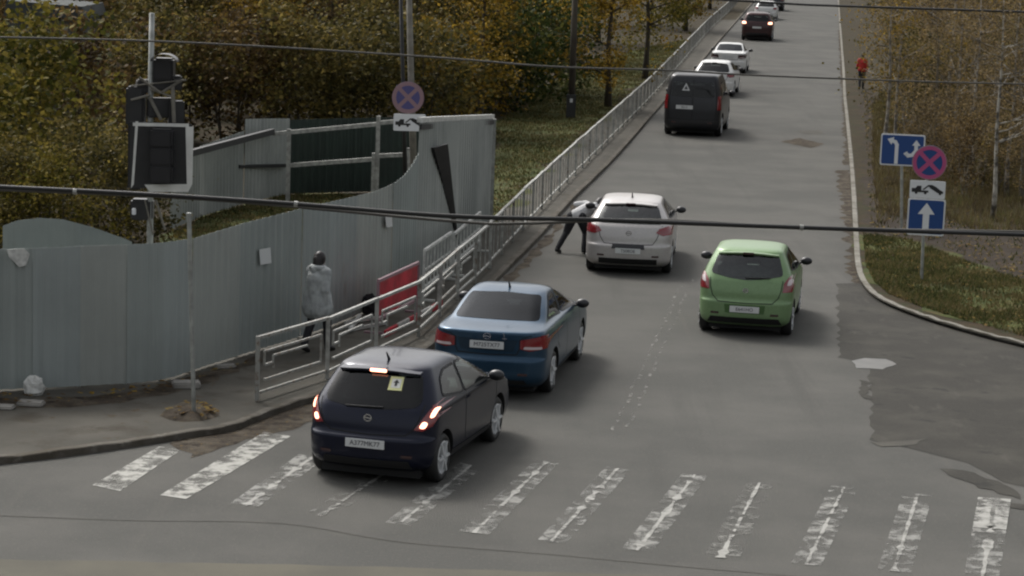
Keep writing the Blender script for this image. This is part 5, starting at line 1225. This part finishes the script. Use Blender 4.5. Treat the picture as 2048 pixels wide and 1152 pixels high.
for Y, p0, p1, n, kind, sc, rown in ROWS:
    for i in range(n):
        px = p0 + (p1 - p0) * (i + .5) / n + rt_.uniform(-22, 22); y = Y + rt_.uniform(-3, 3); c = colour_left(px, Y)
        plant(kind, c, X_(px, y), y, sc, f"{COLN[c]} {NAMES[kind][1]}, {ORD[i]} from left in the {rown} of the left wood", 'trees and bushes of the left wood')
for c, px, y, sc, lb in (('ygreen', 55, 51, 1.22, 'big yellow green bush right behind the left end of the fence'), ('olive', 175, 47, .75, 'lower brownish bush between the big bush and the traffic signal'), ('ygreen', -60, 48, 1.05, 'yellow green bush cut off by the left edge'), ('olive', 230, 45, .66, 'low dull bush just above the dip in the grey fence'), ('ygreen', 100, 44, .62, 'low bush behind the round topped metal sheet'), ('olive', 10, 44.5, .62, 'low dull bush at the left edge behind the fence'), ('rust', 130, 57, 1.1, 'rust brown bush behind the big yellow green bush'), ('olive', 235, 60, 1.0, 'olive bush just left of the traffic signal')):
    plant('shrub', c, X_(px, y), y, sc, lb, 'bushes behind the left end of the fence')
for c, px, yb, sc, lb, kd in (('green', 1020, 225, 1.35, 'dark green bush at the edge of the wood left of the pole', 'shrub'), ('green', 1085, 190, 1.3, 'dark green bush behind the pole with the black box', 'shrub'), ('yellow', 950, 225, 1.2, 'yellow bush right behind the tall pale fence end', 'shrub'), ('rust', 880, 228, 1.1, 'rust brown bush right of the faded no stopping sign', 'shrub'),
      ('yellow', 1214, 214, .78, 'yellow tree with a dark trunk nearest the railing', 'broad'), ('ygreen', 1292, 158, .85, 'yellow green tree with a dark trunk, second along the railing', 'broad'), ('yellow', 1372, 62, .9, 'yellow tree far up beside the railing', 'broad'), ('ygreen', 1420, 18, .9, 'yellow green tree at the top edge beside the railing', 'broad')):
    b = at(px, yb, KZ); plant(kd, c, b.x, b.y, sc, lb, 'trees beside the railing')
# right side thicket and birches
RROWS = [(61, 1900, 2120, 5, 'thicket', .7, 'brown', 'lowest row'), (66, 1830, 2120, 7, 'thicket', .8, 'brown', 'nearest row'), (70, 1850, 2150, 5, 'thin', .85, 'brown', 'second row'), (78, 1790, 2150, 9, 'thicket', 1.2, 'olive', 'third row'), (84, 1785, 2150, 9, 'thin', 1, 'brown', 'fourth row'), (93, 1790, 2150, 10, 'thicket', 1, 'rust', 'fifth row'), (106, 1790, 2160, 10, 'thin', 1.1, 'brown', 'sixth row'), (122, 1780, 2150, 11, 'thin', 1.1, 'brown', 'seventh row'), (145, 1765, 2140, 9, 'broad', .7, 'rust', 'eighth row'), (180, 1750, 2140, 9, 'broad', .9, 'olive', 'ninth row'), (225, 1730, 2100, 8, 'broad', 1.1, 'rust', 'farthest row')]
for Y, p0, p1, n, kind, sc, col_, rown in RROWS:
    for i in range(n):
        px = p0 + (p1 - p0) * (i + .5) / n + rt_.uniform(-12, 12); y = Y + rt_.uniform(-2.5, 2.5); c = col_ if rt_.random() < .6 else rt_.choice(['brown', 'brown', 'rust', 'yellow', 'olive'])
        plant(kind, c, X_(px, y), y, sc, f"{COLN[c]} {NAMES[kind][1]}, {ORD[i]} from left in the {rown} of the right thicket", 'trees and shrubs of the right thicket', 'ptrunk' if rt_.random() < .5 else 'barkgrey')
for px, yb, sc, lb in ((1812, 262, .6, 'thin pale birch just above the blue lane sign'), (1905, 330, .6, 'thin pale birch right of the round no stopping sign and left of the white one'), (1942, 360, .6, 'thin pale birch close left of the white barked birch'), (2012, 395, .6, 'thin pale birch close right of the white barked birch'), (1862, 210, .7, 'thin pale birch behind the thicket above the signs'), (2035, 300, .7, 'thin pale birch at the right edge above the cable'), (1985, 440, .62, 'white barked birch standing right of the round no stopping sign'), (2040, 400, .7, 'birch at the right edge of the view'), (1890, 300, .8, 'birch behind and above the round no stopping sign'), (1965, 235, 1, 'pale birch in the middle of the right thicket'), (2010, 215, 1, 'pale birch in the thicket near the upper right edge'), (1930, 180, 1, 'distant pale birch in the upper right thicket')):
    b = at(px, yb, KZ); plant('birch', 'brown', b.x, b.y, sc, lb, 'birches of the right thicket', 'birch' if px == 1985 else 'ptrunk')
for i in range(22):
    px = 1775 + 13.2 * i + rt_.uniform(-5, 5); y = rt_.choice([72, 82, 90, 100, 112]) + rt_.uniform(-3, 3); px = max(px, 1705 + (y - 52) * 1.0)
    plant('birch', rt_.choice(['brown', 'rust', 'yellow']), X_(px, y), y, .62, f"slim pale young birch, {ORD[i]} counting rightward from the road in the right thicket", 'slim young birches of the right thicket', 'ptrunk')
# turf, leaf litter
def scatter(name, polys, n, seed, z, kind, material, label=None):
    rnd = random.Random(seed); vs, fs = [], []
    for pts, share in polys:
        P = [V((p.x, p.y, 0)) for p in pts]; tri = tessellate_polygon([P]); ar = [((P[t[1]] - P[t[0]]).cross(P[t[2]] - P[t[0]])).length / 2 for t in tri]
        for _ in range(int(n * share)):
            t = rnd.choices(tri, ar)[0]; a, b = rnd.random(), rnd.random()
            if a + b > 1: a, b = 1 - a, 1 - b
            p = P[t[0]] + (P[t[1]] - P[t[0]]) * a + (P[t[2]] - P[t[0]]) * b; p.z = z
            if noise.noise(p * .7) < -.15 and rnd.random() < .7: continue
            th = rnd.uniform(0, 6.28); o = len(vs)
            if kind == 'tall':
                h = rnd.uniform(.10, .42); w_ = rnd.uniform(.006, .016); d_ = V((math.cos(th), math.sin(th), 0)); l = V((rnd.uniform(-1, 1), rnd.uniform(-1, 1), 0)) * h * .5
                vs += [p - d_ * w_, p + d_ * w_, p + l + V((0, 0, h))]; fs.append((o if False else len(vs) - 3, len(vs) - 2, len(vs) - 1))
            elif kind == 'blade':
                h = rnd.uniform(.04, .11); w_ = rnd.uniform(.010, .024); d_ = V((math.cos(th), math.sin(th), 0)); l = V((rnd.uniform(-1, 1), rnd.uniform(-1, 1), 0)) * h * .6
                vs += [p - d_ * w_, p + d_ * w_, p + l + V((0, 0, h))]; fs.append((o, o + 1, o + 2))
            else:
                s = rnd.uniform(.03, .065); d_ = V((math.cos(th), math.sin(th), rnd.uniform(-.3, .3))) * s; e = V((-math.sin(th), math.cos(th), rnd.uniform(-.3, .3))) * s * .6; p = p + V((0, 0, .03))
                vs += [p - d_, p - e, p + d_, p + e]; fs.append((o, o + 1, o + 2, o + 3))
    me = bpy.data.meshes.new(name); me.from_pydata([tuple(v) for v in vs], [], fs); me.materials.append(material); o = bpy.data.objects.new(name, me); COL.objects.link(o); o['kind'] = 'stuff'; return o
GR = [V((p.x, p.y, 0)) for p in GR]; GRR_ = [V((p.x, p.y, 0)) for p in GRR]; GL_ = [V((p.x, p.y, 0)) for p in GL]; BR_ = [V((p.x, p.y, 0)) for p in BR]
tag(scatter('grass', [(GR, .5), (GRR_, .35), (GL_, .12)], 70000, 1, Z2, 'blade', MT['turf']), 'short tufted autumn grass on the verges')
DG = [V((p.x, p.y, 0)) for p in [at(*q, KZ) for q in ((1745, 215), (1745, 330), (1755, 455), (1860, 430), (1960, 465), (2090, 470), (2200, 330), (1900, 200), (1790, 150))]]
GP = [V((p.x, p.y, 0)) for p in [at(*q, KZ) for q in ((1915, 230), (1925, 330), (1990, 350), (2060, 400), (2100, 300), (2000, 230))]]
tag(scatter('dry_grass', [(DG, 1)], 42000, 5, Z2, 'tall', MT['drygrass']), 'tan dry stalks and low growth beside the right path')
tag(scatter('grass', [(GP, 1), (BR_, .25)], 14000, 6, Z2, 'blade', MT['turf']), 'green turf patches under the right thicket')
tag(scatter('fallen_leaves', [(GR, .3), (GRR_, .2), (GL_, .1), (BR_, .35)], 7500, 2, Z2, 'leaf', MT['litter']), 'fallen leaves scattered on grass and path')
tag(scatter('fallen_leaves', [([V((p.x, p.y, 0)) for p in [at(*q, KZ) for q in ((318, 832), (390, 805), (438, 832), (400, 843))]], .5), ([V((p.x, p.y, 0)) for p in DB], .5)], 260, 3, Z3 + .04, 'leaf', MT['litter']), 'brown leaves caught along the foot of the fence')
